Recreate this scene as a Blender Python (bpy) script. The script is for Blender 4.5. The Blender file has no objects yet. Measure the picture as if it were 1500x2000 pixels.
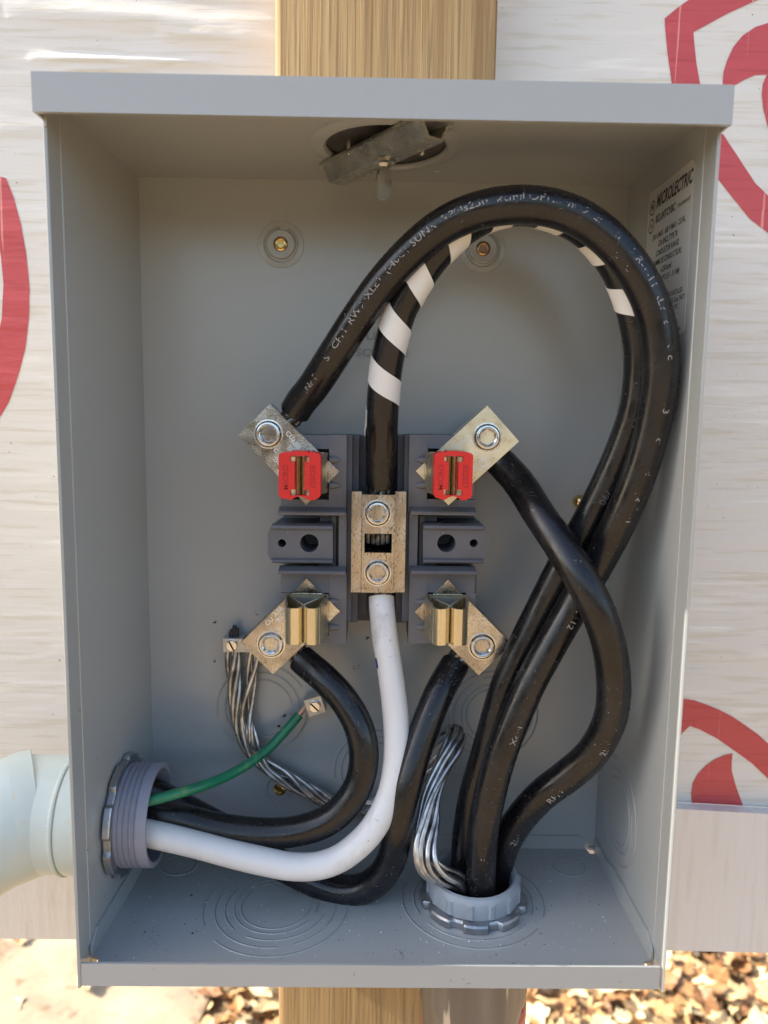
import bpy, bmesh, math, random
from mathutils import Vector, Matrix, noise
from mathutils.geometry import tessellate_polygon
random.seed(7)
PI = math.pi
K = 0.001                      # all builders work in millimetres, the scene is in metres
COL = bpy.context.scene.collection
SC = bpy.context.scene

# ------------------------------------------------------------------ camera
CAM = Vector((-1.494, -485.07, 294.97))
FPX = 1454.5
_a, _b, _c = .0113, .1246, .0144
_fw = Vector((math.sin(_a)*math.cos(_b), math.cos(_a)*math.cos(_b), -math.sin(_b)))
_r0 = Vector((math.cos(_a), -math.sin(_a), 0)); _u0 = _r0.cross(_fw)
_rt = math.cos(_c)*_r0 + math.sin(_c)*_u0
_up = -math.sin(_c)*_r0 + math.cos(_c)*_u0
cd = bpy.data.cameras.new('camera'); cam = bpy.data.objects.new('camera', cd); COL.objects.link(cam)
m3 = Matrix((_rt, _up, -_fw)).transposed()
cam.matrix_world = Matrix.Translation(CAM*K) @ m3.to_4x4()
cd.sensor_fit = 'VERTICAL'; cd.sensor_height = 36; cd.lens = FPX/2000*36
cd.clip_start = 0.01; cd.clip_end = 200
cd.dof.use_dof = True; cd.dof.focus_distance = 0.43; cd.dof.aperture_fstop = 8
SC.camera = cam

# ------------------------------------------------------------------ light
SUN_EL, SUN_AZ = math.radians(36), math.radians(.22)      # sun far to the left, a hair in front of the wall plane
sd = Vector((-math.cos(SUN_EL)*math.cos(SUN_AZ), -math.cos(SUN_EL)*math.sin(SUN_AZ), math.sin(SUN_EL)))
w = bpy.data.worlds.new('World'); SC.world = w; w.use_nodes = True
nt = w.node_tree; sky = nt.nodes.new('ShaderNodeTexSky'); sky.sky_type = 'NISHITA'; sky.sun_disc = False
sky.sun_elevation = SUN_EL; sky.sun_rotation = math.atan2(sd.x, sd.y)
sky.air_density = 1.0; sky.dust_density = 2.2; sky.ozone_density = .7
bg = nt.nodes['Background']; bg.inputs[1].default_value = 0.130
nt.links.new(sky.outputs[0], bg.inputs[0])
sl = bpy.data.lights.new('sun', 'SUN'); sl.energy = 4.2; sl.angle = math.radians(0.5); sl.color = (1, .93, .82)
so = bpy.data.objects.new('sun', sl); COL.objects.link(so)
so.rotation_euler = (-sd).to_track_quat('-Z', 'Y').to_euler(); so.location = (-1, 0, 2)
SC.view_settings.view_transform = 'Standard'; SC.view_settings.look = 'None'
SC.view_settings.exposure = 1.6; SC.view_settings.gamma = 1

# ------------------------------------------------------------------ survey helpers: a sight line met with a real plane
def ray(px, py):
    return _fw + _rt*((px-750)/FPX) - _up*((py-1000)/FPX)
def at(px, py, Y):
    d = ray(px, py); return CAM + d*((Y-CAM.y)/d.y)
def at_x(px, py, X):
    d = ray(px, py); return CAM + d*((X-CAM.x)/d.x)
def at_z(px, py, Z):
    d = ray(px, py); return CAM + d*((Z-CAM.z)/d.z)

# ------------------------------------------------------------------ materials
def mat(name, col, rough=.5, metal=0., var=.08, vs=60., col2=None, bump=0., bs=900., stretch=None, rvar=0., speck=None, ss=900., st=.68, coat=0., bdist=.0004, spec=.5, sss=0., dirt=None):
    m = bpy.data.materials.new(name); m.use_nodes = True; t = m.node_tree; N = t.nodes; L = t.links
    b = N['Principled BSDF']; b.inputs['Roughness'].default_value = rough; b.inputs['Metallic'].default_value = metal
    b.inputs['Coat Weight'].default_value = coat; b.inputs['Specular IOR Level'].default_value = spec
    if sss: b.inputs['Subsurface Weight'].default_value = sss; b.inputs['Subsurface Radius'].default_value = (.004, .004, .003); b.inputs['Subsurface Scale'].default_value = 1
    tc = N.new('ShaderNodeTexCoord'); mp = N.new('ShaderNodeMapping'); L.new(tc.outputs['Object'], mp.inputs[0])
    if stretch: mp.inputs['Scale'].default_value = stretch
    n = N.new('ShaderNodeTexNoise'); n.inputs['Scale'].default_value = vs; n.inputs['Detail'].default_value = 6; L.new(mp.outputs[0], n.inputs[0])
    r = N.new('ShaderNodeValToRGB'); L.new(n.outputs[0], r.inputs[0])
    c2 = col2 or tuple(c*(1-2*var) for c in col)
    r.color_ramp.elements[0].position = .35; r.color_ramp.elements[1].position = .65
    r.color_ramp.elements[0].color = (*c2, 1); r.color_ramp.elements[1].color = (*(col if col2 else tuple(min(1, c*(1+var)) for c in col)), 1)
    out = r.outputs[0]
    def over(out, scale, thr, c, soft=.04, coords=None, detail=2):
        n2 = N.new('ShaderNodeTexNoise'); n2.inputs['Scale'].default_value = scale; n2.inputs['Detail'].default_value = detail
        L.new(coords or mp.outputs[0], n2.inputs[0])
        r2 = N.new('ShaderNodeValToRGB'); L.new(n2.outputs[0], r2.inputs[0])
        r2.color_ramp.elements[0].position = thr; r2.color_ramp.elements[1].position = thr+soft
        mx = N.new('ShaderNodeMixRGB'); L.new(r2.outputs[0], mx.inputs[0]); L.new(out, mx.inputs[1]); mx.inputs[2].default_value = (*c, 1)
        return mx.outputs[0]
    if speck: out = over(out, ss, st, speck)
    if dirt: out = over(out, dirt[1], dirt[2], dirt[0], dirt[3] if len(dirt) > 3 else .2, detail=8)
    if var == 0 and not col2: b.inputs['Base Color'].default_value = (*col, 1)
    else: L.new(out, b.inputs['Base Color'])
    if rvar:
        n3 = N.new('ShaderNodeTexNoise'); n3.inputs['Scale'].default_value = vs*2.3; n3.inputs['Detail'].default_value = 5; L.new(mp.outputs[0], n3.inputs[0])
        mr = N.new('ShaderNodeMapRange'); L.new(n3.outputs[0], mr.inputs[0]); mr.inputs[1].default_value = .3; mr.inputs[2].default_value = .7
        mr.inputs[3].default_value = max(.02, rough-rvar); mr.inputs[4].default_value = rough+rvar; L.new(mr.outputs[0], b.inputs['Roughness'])
    if bump:
        n4 = N.new('ShaderNodeTexNoise'); n4.inputs['Scale'].default_value = bs; n4.inputs['Detail'].default_value = 3; L.new(mp.outputs[0], n4.inputs[0])
        bp = N.new('ShaderNodeBump'); bp.inputs['Strength'].default_value = bump; bp.inputs['Distance'].default_value = bdist
        L.new(n4.outputs[0], bp.inputs['Height']); L.new(bp.outputs[0], b.inputs['Normal'])
    return m
PAINT = mat('grey_enamel', (.356, .370, .362), .25, 0, 0, 5, bump=.14, bs=330, spec=.75)
PAINT2 = mat('grey_enamel_line', (.22, .235, .25), .4, 0, .06, 80)
GAP = mat('dark_sheared_gap', (.17, .175, .18), .6, 0, .3, 90)
RUBBER = mat('black_xlpe_jacket', (.009, .0088, .010), .27, 0, .25, 45, bump=.25, bs=260, rvar=.09, speck=(.16, .15, .14), ss=620, st=.745, spec=.5, bdist=.0003)
WHITEJ = mat('white_jacket', (.74, .72, .69), .33, 0, .03, 60, bump=.2, bs=150, dirt=((.42, .38, .33), 60, .62, .2), spec=.5, bdist=.0004, stretch=(1, 1, .4))
WHITET = mat('white_vinyl_tape', (.74, .74, .72), .42, 0, .03, 40, bump=.3, bs=120)
GREENJ = mat('green_jacket', (.018, .20, .095), .3, 0, .1, 50, bump=.3, bs=200, dirt=((.10, .26, .09), 90, .58, .1), stretch=(1, 1, 1))
PLATE = mat('tin_plated_aluminium', (.72, .71, .68), .22, 1, .12, 48, col2=(.34, .32, .30), bump=.2, bs=700, rvar=.12, speck=(.13, .11, .085), ss=1900, st=.56)
NICKEL = mat('brown_nickel_plate', (.62, .60, .57), .22, 1, .14, 60, col2=(.36, .33, .30), bump=.12, bs=600, rvar=.12, speck=(.16, .13, .10), ss=1500, st=.60, stretch=(1, 1, .35))
PLATE_P = mat('tin_plated_aluminium_clean', (.82, .74, .54), .30, .92, .06, 60, bump=.12, bs=700, rvar=.08, speck=(.35, .28, .18), ss=900, st=.70)
SCREWM = mat('zinc_screw', (.74, .74, .74), .2, 1, .06, 200, bump=.15, bs=900, rvar=.1)
JAWM = mat('spring_brass', (.72, .63, .42), .27, .92, .08, 60, bump=.06, bs=400, stretch=(1, 1, .1), rvar=.06)
JAWD = mat('dark_spring_steel', (.36, .36, .33), .38, .8, .08, 60, bump=.05, bs=400)
STEELZ = mat('zinc_steel', (.50, .49, .44), .3, .9, .12, 60, bump=.15, bs=500, rvar=.1, speck=(.75, .72, .66), ss=500, st=.68)
NUTM = mat('zinc_locknut', (.42, .43, .445), .42, .95, .12, 90, bump=.5, bs=420, rvar=.12)
BARE = mat('bare_aluminium_strand', (.60, .59, .57), .36, .95, .2, 120, bump=.3, bs=300, rvar=.1, dirt=((.22, .21, .20), 70, .56, .1))
COPPER = mat('copper_strand', (.72, .38, .22), .35, 1, .1, 200)
GOO = mat('joint_compound', (.02, .021, .024), .35, 0, .2, 200, bump=.8, bs=400)
STRANDD = mat('coated_strand', (.22, .21, .19), .3, .8, .4, 300, bump=.3, bs=400)
BLOCK = mat('grey_phenolic', (.128, .127, .136), .5, 0, .05, 50, bump=.15, bs=900, rvar=.06, speck=(.28, .28, .30), ss=400, st=.76)
BLOCKD = mat('grey_phenolic_shaded', (.085, .088, .105), .45, 0, .08, 50, bump=.2, bs=700, dirt=((.22, .23, .26), 300, .70, .06))  # shade of the deep channel put into the colour: darker, bluer block grey
BLACK = mat('black_recess', (.004, .004, .005), .9, 0, .1, 50, spec=.1)
RED = mat('red_plastic', (.62, .016, .012), .38, 0, .03, 60, bump=.15, bs=500, spec=.5)
REDT = mat('red_plastic_lettering', (.36, .010, .008), .45, 0, .03, 60)
PVC = mat('grey_pvc_thread', (.27, .275, .325), .42, 0, .03, 50, bump=.1, bs=500)
PVCO = mat('pale_pvc_coupling', (.54, .60, .555), .34, 0, .03, 30, bump=.12, bs=70, dirt=((.58, .56, .47), 60, .62, .05), speck=(.70, .74, .70), ss=300, st=.74, bdist=.0005)
BUSH = mat('grey_bushing_plastic', (.33, .36, .39), .45, 0, .04, 60, bump=.25, bs=500, dirt=((.14, .14, .15), 120, .66, .06))
LABEL = mat('silver_label_film', (.62, .61, .58), .28, .25, .03, 40, bump=.1, bs=90)
INK = mat('black_print', (.015, .014, .015), .5, 0, .05, 50)
BLUEINK = mat('blue_ink', (.02, .025, .20), .4, 0, .05, 50)
BRASS = mat('brass', (.78, .55, .22), .22, 1, .1, 100)
COPPERS = mat('bronze_screw', (.50, .30, .18), .3, 1, .1, 100)
DARKPLATE = mat('dark_bare_cover', (.12, .115, .11), .38, .6, .2, 60, bump=.1, bs=400)
FITM = mat('cast_metal_fitting', (.20, .185, .17), .36, .5, .12, 60, bump=.3, bs=500, stretch=(1, 1, .12), dirt=((.58, .54, .47), 70, .57, .04))
PINK = mat('red_gasket', (.60, .14, .10), .5)
ETCH = mat('laser_lettering', (.86, .84, .76), .5, .3, .05, 100)
SHAV = mat('metal_shaving', (.8, .8, .8), .4, .2, .3, 90)
DARKB = mat('black_shaving', (.02, .02, .02), .5, 0, .2, 90)

def patchy(name, col):          # ink-jet print of which only part has kept: dots and gaps
    m = bpy.data.materials.new(name); m.use_nodes = True; t = m.node_tree; N = t.nodes; L = t.links
    b = N['Principled BSDF']; b.inputs['Base Color'].default_value = (*col, 1); b.inputs['Roughness'].default_value = .6
    tc = N.new('ShaderNodeTexCoord'); n = N.new('ShaderNodeTexNoise'); n.inputs['Scale'].default_value = 520; n.inputs['Detail'].default_value = 2
    L.new(tc.outputs['Object'], n.inputs[0]); n2 = N.new('ShaderNodeTexNoise'); n2.inputs['Scale'].default_value = 60; L.new(tc.outputs['Object'], n2.inputs[0])
    ad = N.new('ShaderNodeMath'); ad.operation = 'ADD'; L.new(n.outputs[0], ad.inputs[0]); L.new(n2.outputs[0], ad.inputs[1])
    r = N.new('ShaderNodeValToRGB'); r.color_ramp.elements[0].position = .495; r.color_ramp.elements[1].position = .52
    h = N.new('ShaderNodeMath'); h.operation = 'MULTIPLY'; h.inputs[1].default_value = .5; L.new(ad.outputs[0], h.inputs[0]); L.new(h.outputs[0], r.inputs[0])
    tr = N.new('ShaderNodeBsdfTransparent'); mx = N.new('ShaderNodeMixShader'); L.new(r.outputs[0], mx.inputs[0]); L.new(tr.outputs[0], mx.inputs[1]); L.new(b.outputs[0], mx.inputs[2])
    L.new(mx.outputs[0], N['Material Output'].inputs[0]); return m
PRINTW = patchy('worn_white_ink', (.33, .32, .31))
PRINTD = patchy('faint_grey_ink', (.10, .10, .11))

def wood_mat():
    m = bpy.data.materials.new('pressure_treated_pine'); m.use_nodes = True; t = m.node_tree; N = t.nodes; L = t.links; b = N['Principled BSDF']
    b.inputs['Roughness'].default_value = .75
    tc = N.new('ShaderNodeTexCoord'); mp = N.new('ShaderNodeMapping'); mp.inputs['Scale'].default_value = (1, 1, .012); L.new(tc.outputs['Object'], mp.inputs[0])
    n = N.new('ShaderNodeTexNoise'); n.inputs['Scale'].default_value = 210; n.inputs['Detail'].default_value = 9; n.inputs['Distortion'].default_value = .6; L.new(mp.outputs[0], n.inputs[0])
    r = N.new('ShaderNodeValToRGB'); L.new(n.outputs[0], r.inputs[0]); e = r.color_ramp.elements
    e[0].position = .34; e[0].color = (.25, .15, .062, 1); e[1].position = .66; e[1].color = (.385, .255, .115, 1)
    x = e.new(.47); x.color = (.335, .213, .09, 1)
    n2 = N.new('ShaderNodeTexNoise'); n2.inputs['Scale'].default_value = 620; n2.inputs['Detail'].default_value = 2
    mp2 = N.new('ShaderNodeMapping'); mp2.inputs['Scale'].default_value = (1, 1, .02); L.new(tc.outputs['Object'], mp2.inputs[0]); L.new(mp2.outputs[0], n2.inputs[0])
    r2 = N.new('ShaderNodeValToRGB'); L.new(n2.outputs[0], r2.inputs[0]); r2.color_ramp.elements[0].position = .56; r2.color_ramp.elements[1].position = .63
    mx = N.new('ShaderNodeMixRGB'); L.new(r2.outputs[0], mx.inputs[0]); L.new(r.outputs[0], mx.inputs[1]); mx.inputs[2].default_value = (.26, .17, .075, 1)
    L.new(mx.outputs[0], b.inputs['Base Color'])
    bp = N.new('ShaderNodeBump'); bp.inputs['Strength'].default_value = .5; bp.inputs['Distance'].default_value = .0006; L.new(n2.outputs[0], bp.inputs['Height']); L.new(bp.outputs[0], b.inputs['Normal'])
    return m
WOOD = wood_mat()

def wrap_mat(name, base, streak, red=False, fib='x'):
    m = bpy.data.materials.new(name); m.use_nodes = True; t = m.node_tree; N = t.nodes; L = t.links; b = N['Principled BSDF']
    b.inputs['Roughness'].default_value = .34 if not red else .38
    tc = N.new('ShaderNodeTexCoord')
    def nz(scale, st, det=5, dist=0):
        mp = N.new('ShaderNodeMapping'); mp.inputs['Scale'].default_value = st; L.new(tc.outputs['Object'], mp.inputs[0])
        n = N.new('ShaderNodeTexNoise'); n.inputs['Scale'].default_value = scale; n.inputs['Detail'].default_value = det; n.inputs['Distortion'].default_value = dist; L.new(mp.outputs[0], n.inputs[0]); return n
    s = (.06, 1, 1) if fib == 'x' else (1, 1, .1)
    n = nz(330 if fib == 'x' else 150, s, 9, .2)
    r = N.new('ShaderNodeValToRGB'); L.new(n.outputs[0], r.inputs[0]); e = r.color_ramp.elements
    e[0].position = .37; e[0].color = (*streak, 1); e[1].position = .47; e[1].color = (*base, 1)
    n2 = nz(420, (1, 1, 1), 1)
    r2 = N.new('ShaderNodeValToRGB'); L.new(n2.outputs[0], r2.inputs[0]); r2.color_ramp.elements[0].position = .80; r2.color_ramp.elements[1].position = .83
    mx = N.new('ShaderNodeMixRGB'); L.new(r2.outputs[0], mx.inputs[0]); L.new(r.outputs[0], mx.inputs[1]); mx.inputs[2].default_value = (.12, .10, .08, 1)
    out = mx.outputs[0]
    if red:                     # cracked ink along the creases
        for st_, sc_ in (((.02, 1, 1), 260), ((1, 1, .015), 230)):
            q = nz(sc_, st_, 3); rq = N.new('ShaderNodeValToRGB'); L.new(q.outputs[0], rq.inputs[0]); rq.color_ramp.elements[0].position = .665; rq.color_ramp.elements[1].position = .70
            m2 = N.new('ShaderNodeMixRGB'); L.new(rq.outputs[0], m2.inputs[0]); L.new(out, m2.inputs[1]); m2.inputs[2].default_value = (.72, .26, .22, 1); out = m2.outputs[0]
    L.new(out, b.inputs['Base Color'])
    n3 = nz(120, (.12, 1, 1) if fib == 'x' else (1, 1, .15), 6, .3)
    n4 = nz(900, (.6, 1, 1), 2)
    ad = N.new('ShaderNodeMath'); ad.operation = 'MULTIPLY_ADD'; L.new(n4.outputs[0], ad.inputs[0]); ad.inputs[1].default_value = .12; L.new(n3.outputs[0], ad.inputs[2])
    bp = N.new('ShaderNodeBump'); bp.inputs['Strength'].default_value = .55; bp.inputs['Distance'].default_value = .0012; L.new(ad.outputs[0], bp.inputs['Height']); L.new(bp.outputs[0], b.inputs['Normal'])
    return m
WRAP = wrap_mat('white_house_wrap', (.72, .68, .615), (.655, .605, .51))
WRAPB = wrap_mat('plain_wrapped_board', (.725, .68, .625), (.685, .635, .575), fib='z')
WRAPR = wrap_mat('red_print_on_wrap', (.53, .075, .078), (.47, .06, .06), red=True)

# ------------------------------------------------------------------ mesh building (millimetres)
class MB:
    def __init__(s): s.bm = bmesh.new()
    def add(s, vs, fs):
        v = [s.bm.verts.new(Vector(p)) for p in vs]; out = []
        for f in fs:
            try: out.append(s.bm.faces.new([v[i] for i in f]))
            except ValueError: pass
        return v, out
    def bevel(s, v0, bev, seg=2):
        if not bev: return
        vs = set(v0); es = [e for e in s.bm.edges if e.verts[0] in vs and e.verts[1] in vs and len(e.link_faces) == 2 and e.calc_face_angle(0) > .5]
        bmesh.ops.bevel(s.bm, geom=es, offset=bev, segments=seg, profile=.5, affect='EDGES', clamp_overlap=True)
    def box(s, lo, hi, bev=0., M=None, seg=2):
        x0, y0, z0 = lo; x1, y1, z1 = hi
        p = [(x0,y0,z0),(x1,y0,z0),(x1,y1,z0),(x0,y1,z0),(x0,y0,z1),(x1,y0,z1),(x1,y1,z1),(x0,y1,z1)]
        if M is not None: p = [M @ Vector(q) for q in p]
        v, f = s.add(p, [(0,3,2,1),(4,5,6,7),(0,1,5,4),(1,2,6,5),(2,3,7,6),(3,0,4,7)])
        s.bevel(v, bev, seg); return s
    def boxpx(s, x0, y0, x1, y1, Yf, Yb, bev=.4):      # front rectangle sighted on the plane Yf, running back to Yb
        a = at(x0, y0, Yf); b = at(x1, y1, Yf)
        return s.box((a.x, Yf, b.z), (b.x, Yb, a.z), bev)
    def prism(s, poly, fn, w0, w1, bev=0., holes=(), seg=2):   # fn(u, v, w) -> point ; poly and holes in (u, v)
        loops = [poly]+list(holes); vs = []; idx = []
        for lp in loops:
            idx.append(list(range(len(vs), len(vs)+len(lp)))); vs += lp
        n = len(vs); P = [fn(u, v, w0) for u, v in vs]+[fn(u, v, w1) for u, v in vs]
        if holes: tris = tessellate_polygon([[Vector((u, v, 0)) for u, v in lp] for lp in loops])
        else: tris = [tuple(range(n))]
        F = [tuple(t) for t in tris]+[tuple(i+n for i in reversed(t)) for t in tris]
        for lp in idx:
            for k in range(len(lp)):
                i, j = lp[k], lp[(k+1) % len(lp)]; F.append((i, j, j+n, i+n))
        v, f = s.add(P, F); s.bevel(v[:], bev, seg); return s
    def lathe(s, prof, o, ax, n=48, ref=None, closed=False):   # prof: (radius or f(angle), height along ax)
        ax = Vector(ax).normalized(); o = Vector(o); ref = Vector(ref or ((0, 0, 1) if abs(ax.z) < .9 else (1, 0, 0)))
        X = (ref-ax*ref.dot(ax)).normalized(); Y = ax.cross(X); vs = []; F = []
        for r, h in prof:
            for k in range(n):
                a = 2*PI*k/n; rr = r(a) if callable(r) else r; hh = h(a) if callable(h) else h
                vs.append(o+ax*hh+(X*math.cos(a)+Y*math.sin(a))*rr)
        m = len(prof)
        for i in range(m if closed else m-1):
            j = (i+1) % m
            for k in range(n):
                l = (k+1) % n; F.append((i*n+k, i*n+l, j*n+l, j*n+k))
        if not closed:
            if not callable(prof[0][0]) and prof[0][0] > 0 or callable(prof[0][0]): F.append(tuple(range(n-1, -1, -1)))
            F.append(tuple((m-1)*n+k for k in range(n)))
        s.add(vs, F); return s
    def tube(s, P, r, n=12, cap=True):
        P = [Vector(p) for p in P]; fr = frames(P); vs = []; F = []
        for i, (p, (T, Nn, B)) in enumerate(zip(P, fr)):
            rr = r(i/(len(P)-1)) if callable(r) else r
            for k in range(n):
                a = 2*PI*k/n; vs.append(p+(Nn*math.cos(a)+B*math.sin(a))*rr)
        for i in range(len(P)-1):
            for k in range(n):
                l = (k+1) % n; F.append((i*n+k, i*n+l, (i+1)*n+l, (i+1)*n+k))
        if cap: F += [tuple(range(n-1, -1, -1)), tuple((len(P)-1)*n+k for k in range(n))]
        s.add(vs, F); return s
    def build(s, name, m, parent=None, angle=35, recentre=True):
        bm = s.bm; bmesh.ops.remove_doubles(bm, verts=bm.verts, dist=1e-5); bmesh.ops.recalc_face_normals(bm, faces=bm.faces)
        lo = Vector((min(v.co[i] for v in bm.verts) for i in range(3))); hi = Vector((max(v.co[i] for v in bm.verts) for i in range(3)))
        c = (lo+hi)/2
        for v in bm.verts: v.co = (v.co-c)*K
        me = bpy.data.meshes.new(name); bm.to_mesh(me); bm.free()
        me.polygons.foreach_set('use_smooth', [True]*len(me.polygons)); me.set_sharp_from_angle(angle=math.radians(angle))
        me.materials.append(m); o = bpy.data.objects.new(name, me); COL.objects.link(o)
        base = Vector((0, 0, 0)); q = parent
        while q: base += q.location; q = q.parent
        o.location = c*K-base
        if parent: o.parent = parent
        return o
def frames(P):                      # N stays turned to the front (-Y) of the box
    out = []; prev = Vector((0, -1, 0))
    for i in range(len(P)):
        T = (P[min(i+1, len(P)-1)]-P[max(i-1, 0)]).normalized()
        Nn = Vector((0, -1, 0)); Nn = Nn-T*Nn.dot(T)
        if Nn.length < .35: Nn = prev-T*prev.dot(T)
        Nn.normalize(); prev = Nn; out.append((T, Nn, T.cross(Nn)))
    return out
def spline(pts, step=3.0):          # Catmull-Rom, evenly resampled
    p = [Vector(q) for q in pts]; p = [p[0]*2-p[1]]+p+[p[-1]*2-p[-2]]; out = []
    for i in range(1, len(p)-2):
        a, b, c, d = p[i-1:i+3]
        for k in range(24):
            t = k/24; out.append(.5*((2*b)+(c-a)*t+(2*a-5*b+4*c-d)*t*t+(3*b-a-3*c+d)*t**3))
    out.append(p[-2])
    for _ in range(8): out = [out[0]]+[(out[i-1]+out[i]*2+out[i+1])/4 for i in range(1, len(out)-1)]+[out[-1]]
    L = [0]
    for i in range(1, len(out)): L.append(L[-1]+(out[i]-out[i-1]).length)
    n = max(2, int(L[-1]/step)); res = []; j = 0
    for k in range(n+1):
        s = L[-1]*k/n
        while j < len(L)-2 and L[j+1] < s: j += 1
        u = (s-L[j])/max(1e-9, L[j+1]-L[j]); res.append(out[j].lerp(out[j+1], u))
    return res
def tag(o, label=None, cat=None, group=None, kind=None):
    for k, v in (('label', label), ('category', cat), ('group', group), ('kind', kind)):
        if v: o[k] = v
    return o
def thing(name, label, cat, loc, group=None, kind=None):
    o = bpy.data.objects.new(name, None); COL.objects.link(o); o.location = Vector(loc)*K; o.empty_display_size = .01
    return tag(o, label, cat, group, kind)
_tc = {}
def glyphs(text, size, shear=0, off=.018):             # flat text mesh: vertices and faces in (u, v), centred
    key = (text, size, shear, off)
    if key in _tc: return _tc[key]
    c = bpy.data.curves.new('t', 'FONT'); c.body = text; c.size = size; c.align_x = 'CENTER'; c.align_y = 'CENTER'; c.resolution_u = 2
    c.offset = size*off; c.shear = shear
    o = bpy.data.objects.new('t', c); COL.objects.link(o); dg = bpy.context.evaluated_depsgraph_get(); me = o.evaluated_get(dg).to_mesh()
    r = ([(v.co.x, v.co.y) for v in me.vertices], [tuple(p.vertices) for p in me.polygons])
    o.evaluated_get(dg).to_mesh_clear(); bpy.data.objects.remove(o); bpy.data.curves.remove(c); _tc[key] = r; return r
def letter(mb, text, size, fn, sx=1., shear=0, off=.018):
    V, F = glyphs(text, size, shear, off); mb.add([fn(u*sx, v) for u, v in V], F); return mb
def circ(cx, cy, r, n=40): return [(cx+r*math.cos(2*PI*k/n), cy+r*math.sin(2*PI*k/n)) for k in range(n)]

# ------------------------------------------------------------------ ground, wall and post behind
GZ = -1250.
def ground():
    mb = MB(); n = 90; xs = [-30000, -12000, -5000]+[-3000+i*6000/n for i in range(n+1)]+[5000, 12000, 30000]
    ys = [-30000, -12000, -5000, -2500, -1000]+[i*3500/60 for i in range(61)]+[5000, 9000, 18000, 30000]
    vs = [(x, y, GZ+(18*noise.noise(Vector((x*.004, y*.004, 0))) if abs(x) < 3001 and -1 < y < 3501 else 0)) for y in ys for x in xs]; m = len(xs)
    mb.add(vs, [(j*m+i, j*m+i+1, (j+1)*m+i+1, (j+1)*m+i) for j in range(len(ys)-1) for i in range(m-1)])
    g = mat('leaf_strewn_soil', (.36, .25, .13), .9, 0, .2, 5, col2=(.13, .075, .035), bump=.6, bs=30, bdist=.02, dirt=((.52, .42, .27), 14, .55, .1))
    tag(mb.build('ground', g), kind='structure')
    mb = MB(); P = [at_z(-900, 1700, GZ+24), at_z(350, 1700, GZ+24), at_z(420, 1925, GZ+24), at_z(350, 2080, GZ+24), at_z(230, 2500, GZ+24), at_z(-1300, 2500, GZ+24)]
    mb.prism([(p.x, p.y) for p in P], lambda u, v, w: (u, v, w), GZ-30, GZ+24, 6)
    tag(mb.build('path', mat('sandy_concrete', (.38, .30, .195), .9, 0, .12, 9, bump=.4, bs=60, bdist=.005, dirt=((.22, .15, .09), 16, .60, .08))), kind='structure')
ground()
def bank():                 # unseen wooded bank added behind and right of the viewer for brown reflections
    rnd = random.Random(8); vs = []; F = []; n = 120; rows = 9
    for j in range(rows):
        for i in range(n+1):
            a = math.radians(-75+115*i/n); R = 9500+j*420; x = R*math.sin(a)+1500; y = -R*math.cos(a)-400
            z = GZ-40+j*300*(1+.25*noise.noise(Vector((i*.09, 2, 0))))+420*noise.noise(Vector((i*.35, j*.9, 0)))*min(j, 3)/3
            vs.append((x+300*noise.noise(Vector((i*.4, j, 3))), y+300*noise.noise(Vector((i*.4, j, 7))), z))
    F = [(j*(n+1)+i, j*(n+1)+i+1, (j+1)*(n+1)+i+1, (j+1)*(n+1)+i) for j in range(rows-1) for i in range(n)]
    mb = MB(); mb.add(vs, F)
    tag(mb.build('unseen_wooded_bank', mat('autumn_woods', (.17, .115, .06), .95, 0, .3, 1.2, col2=(.035, .03, .018)), angle=80), kind='structure')
bank()
def shade_post():            # unseen timber post added at the left to cast shade on the conduit
    t = MB(); t.box((-1640, -190, -1300), (-1480, -12, 1110), 8)
    tag(t.build('added_shade_post', WOOD), 'added square timber post out of view on the left, shading the conduit', 'post')
shade_post()
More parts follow.
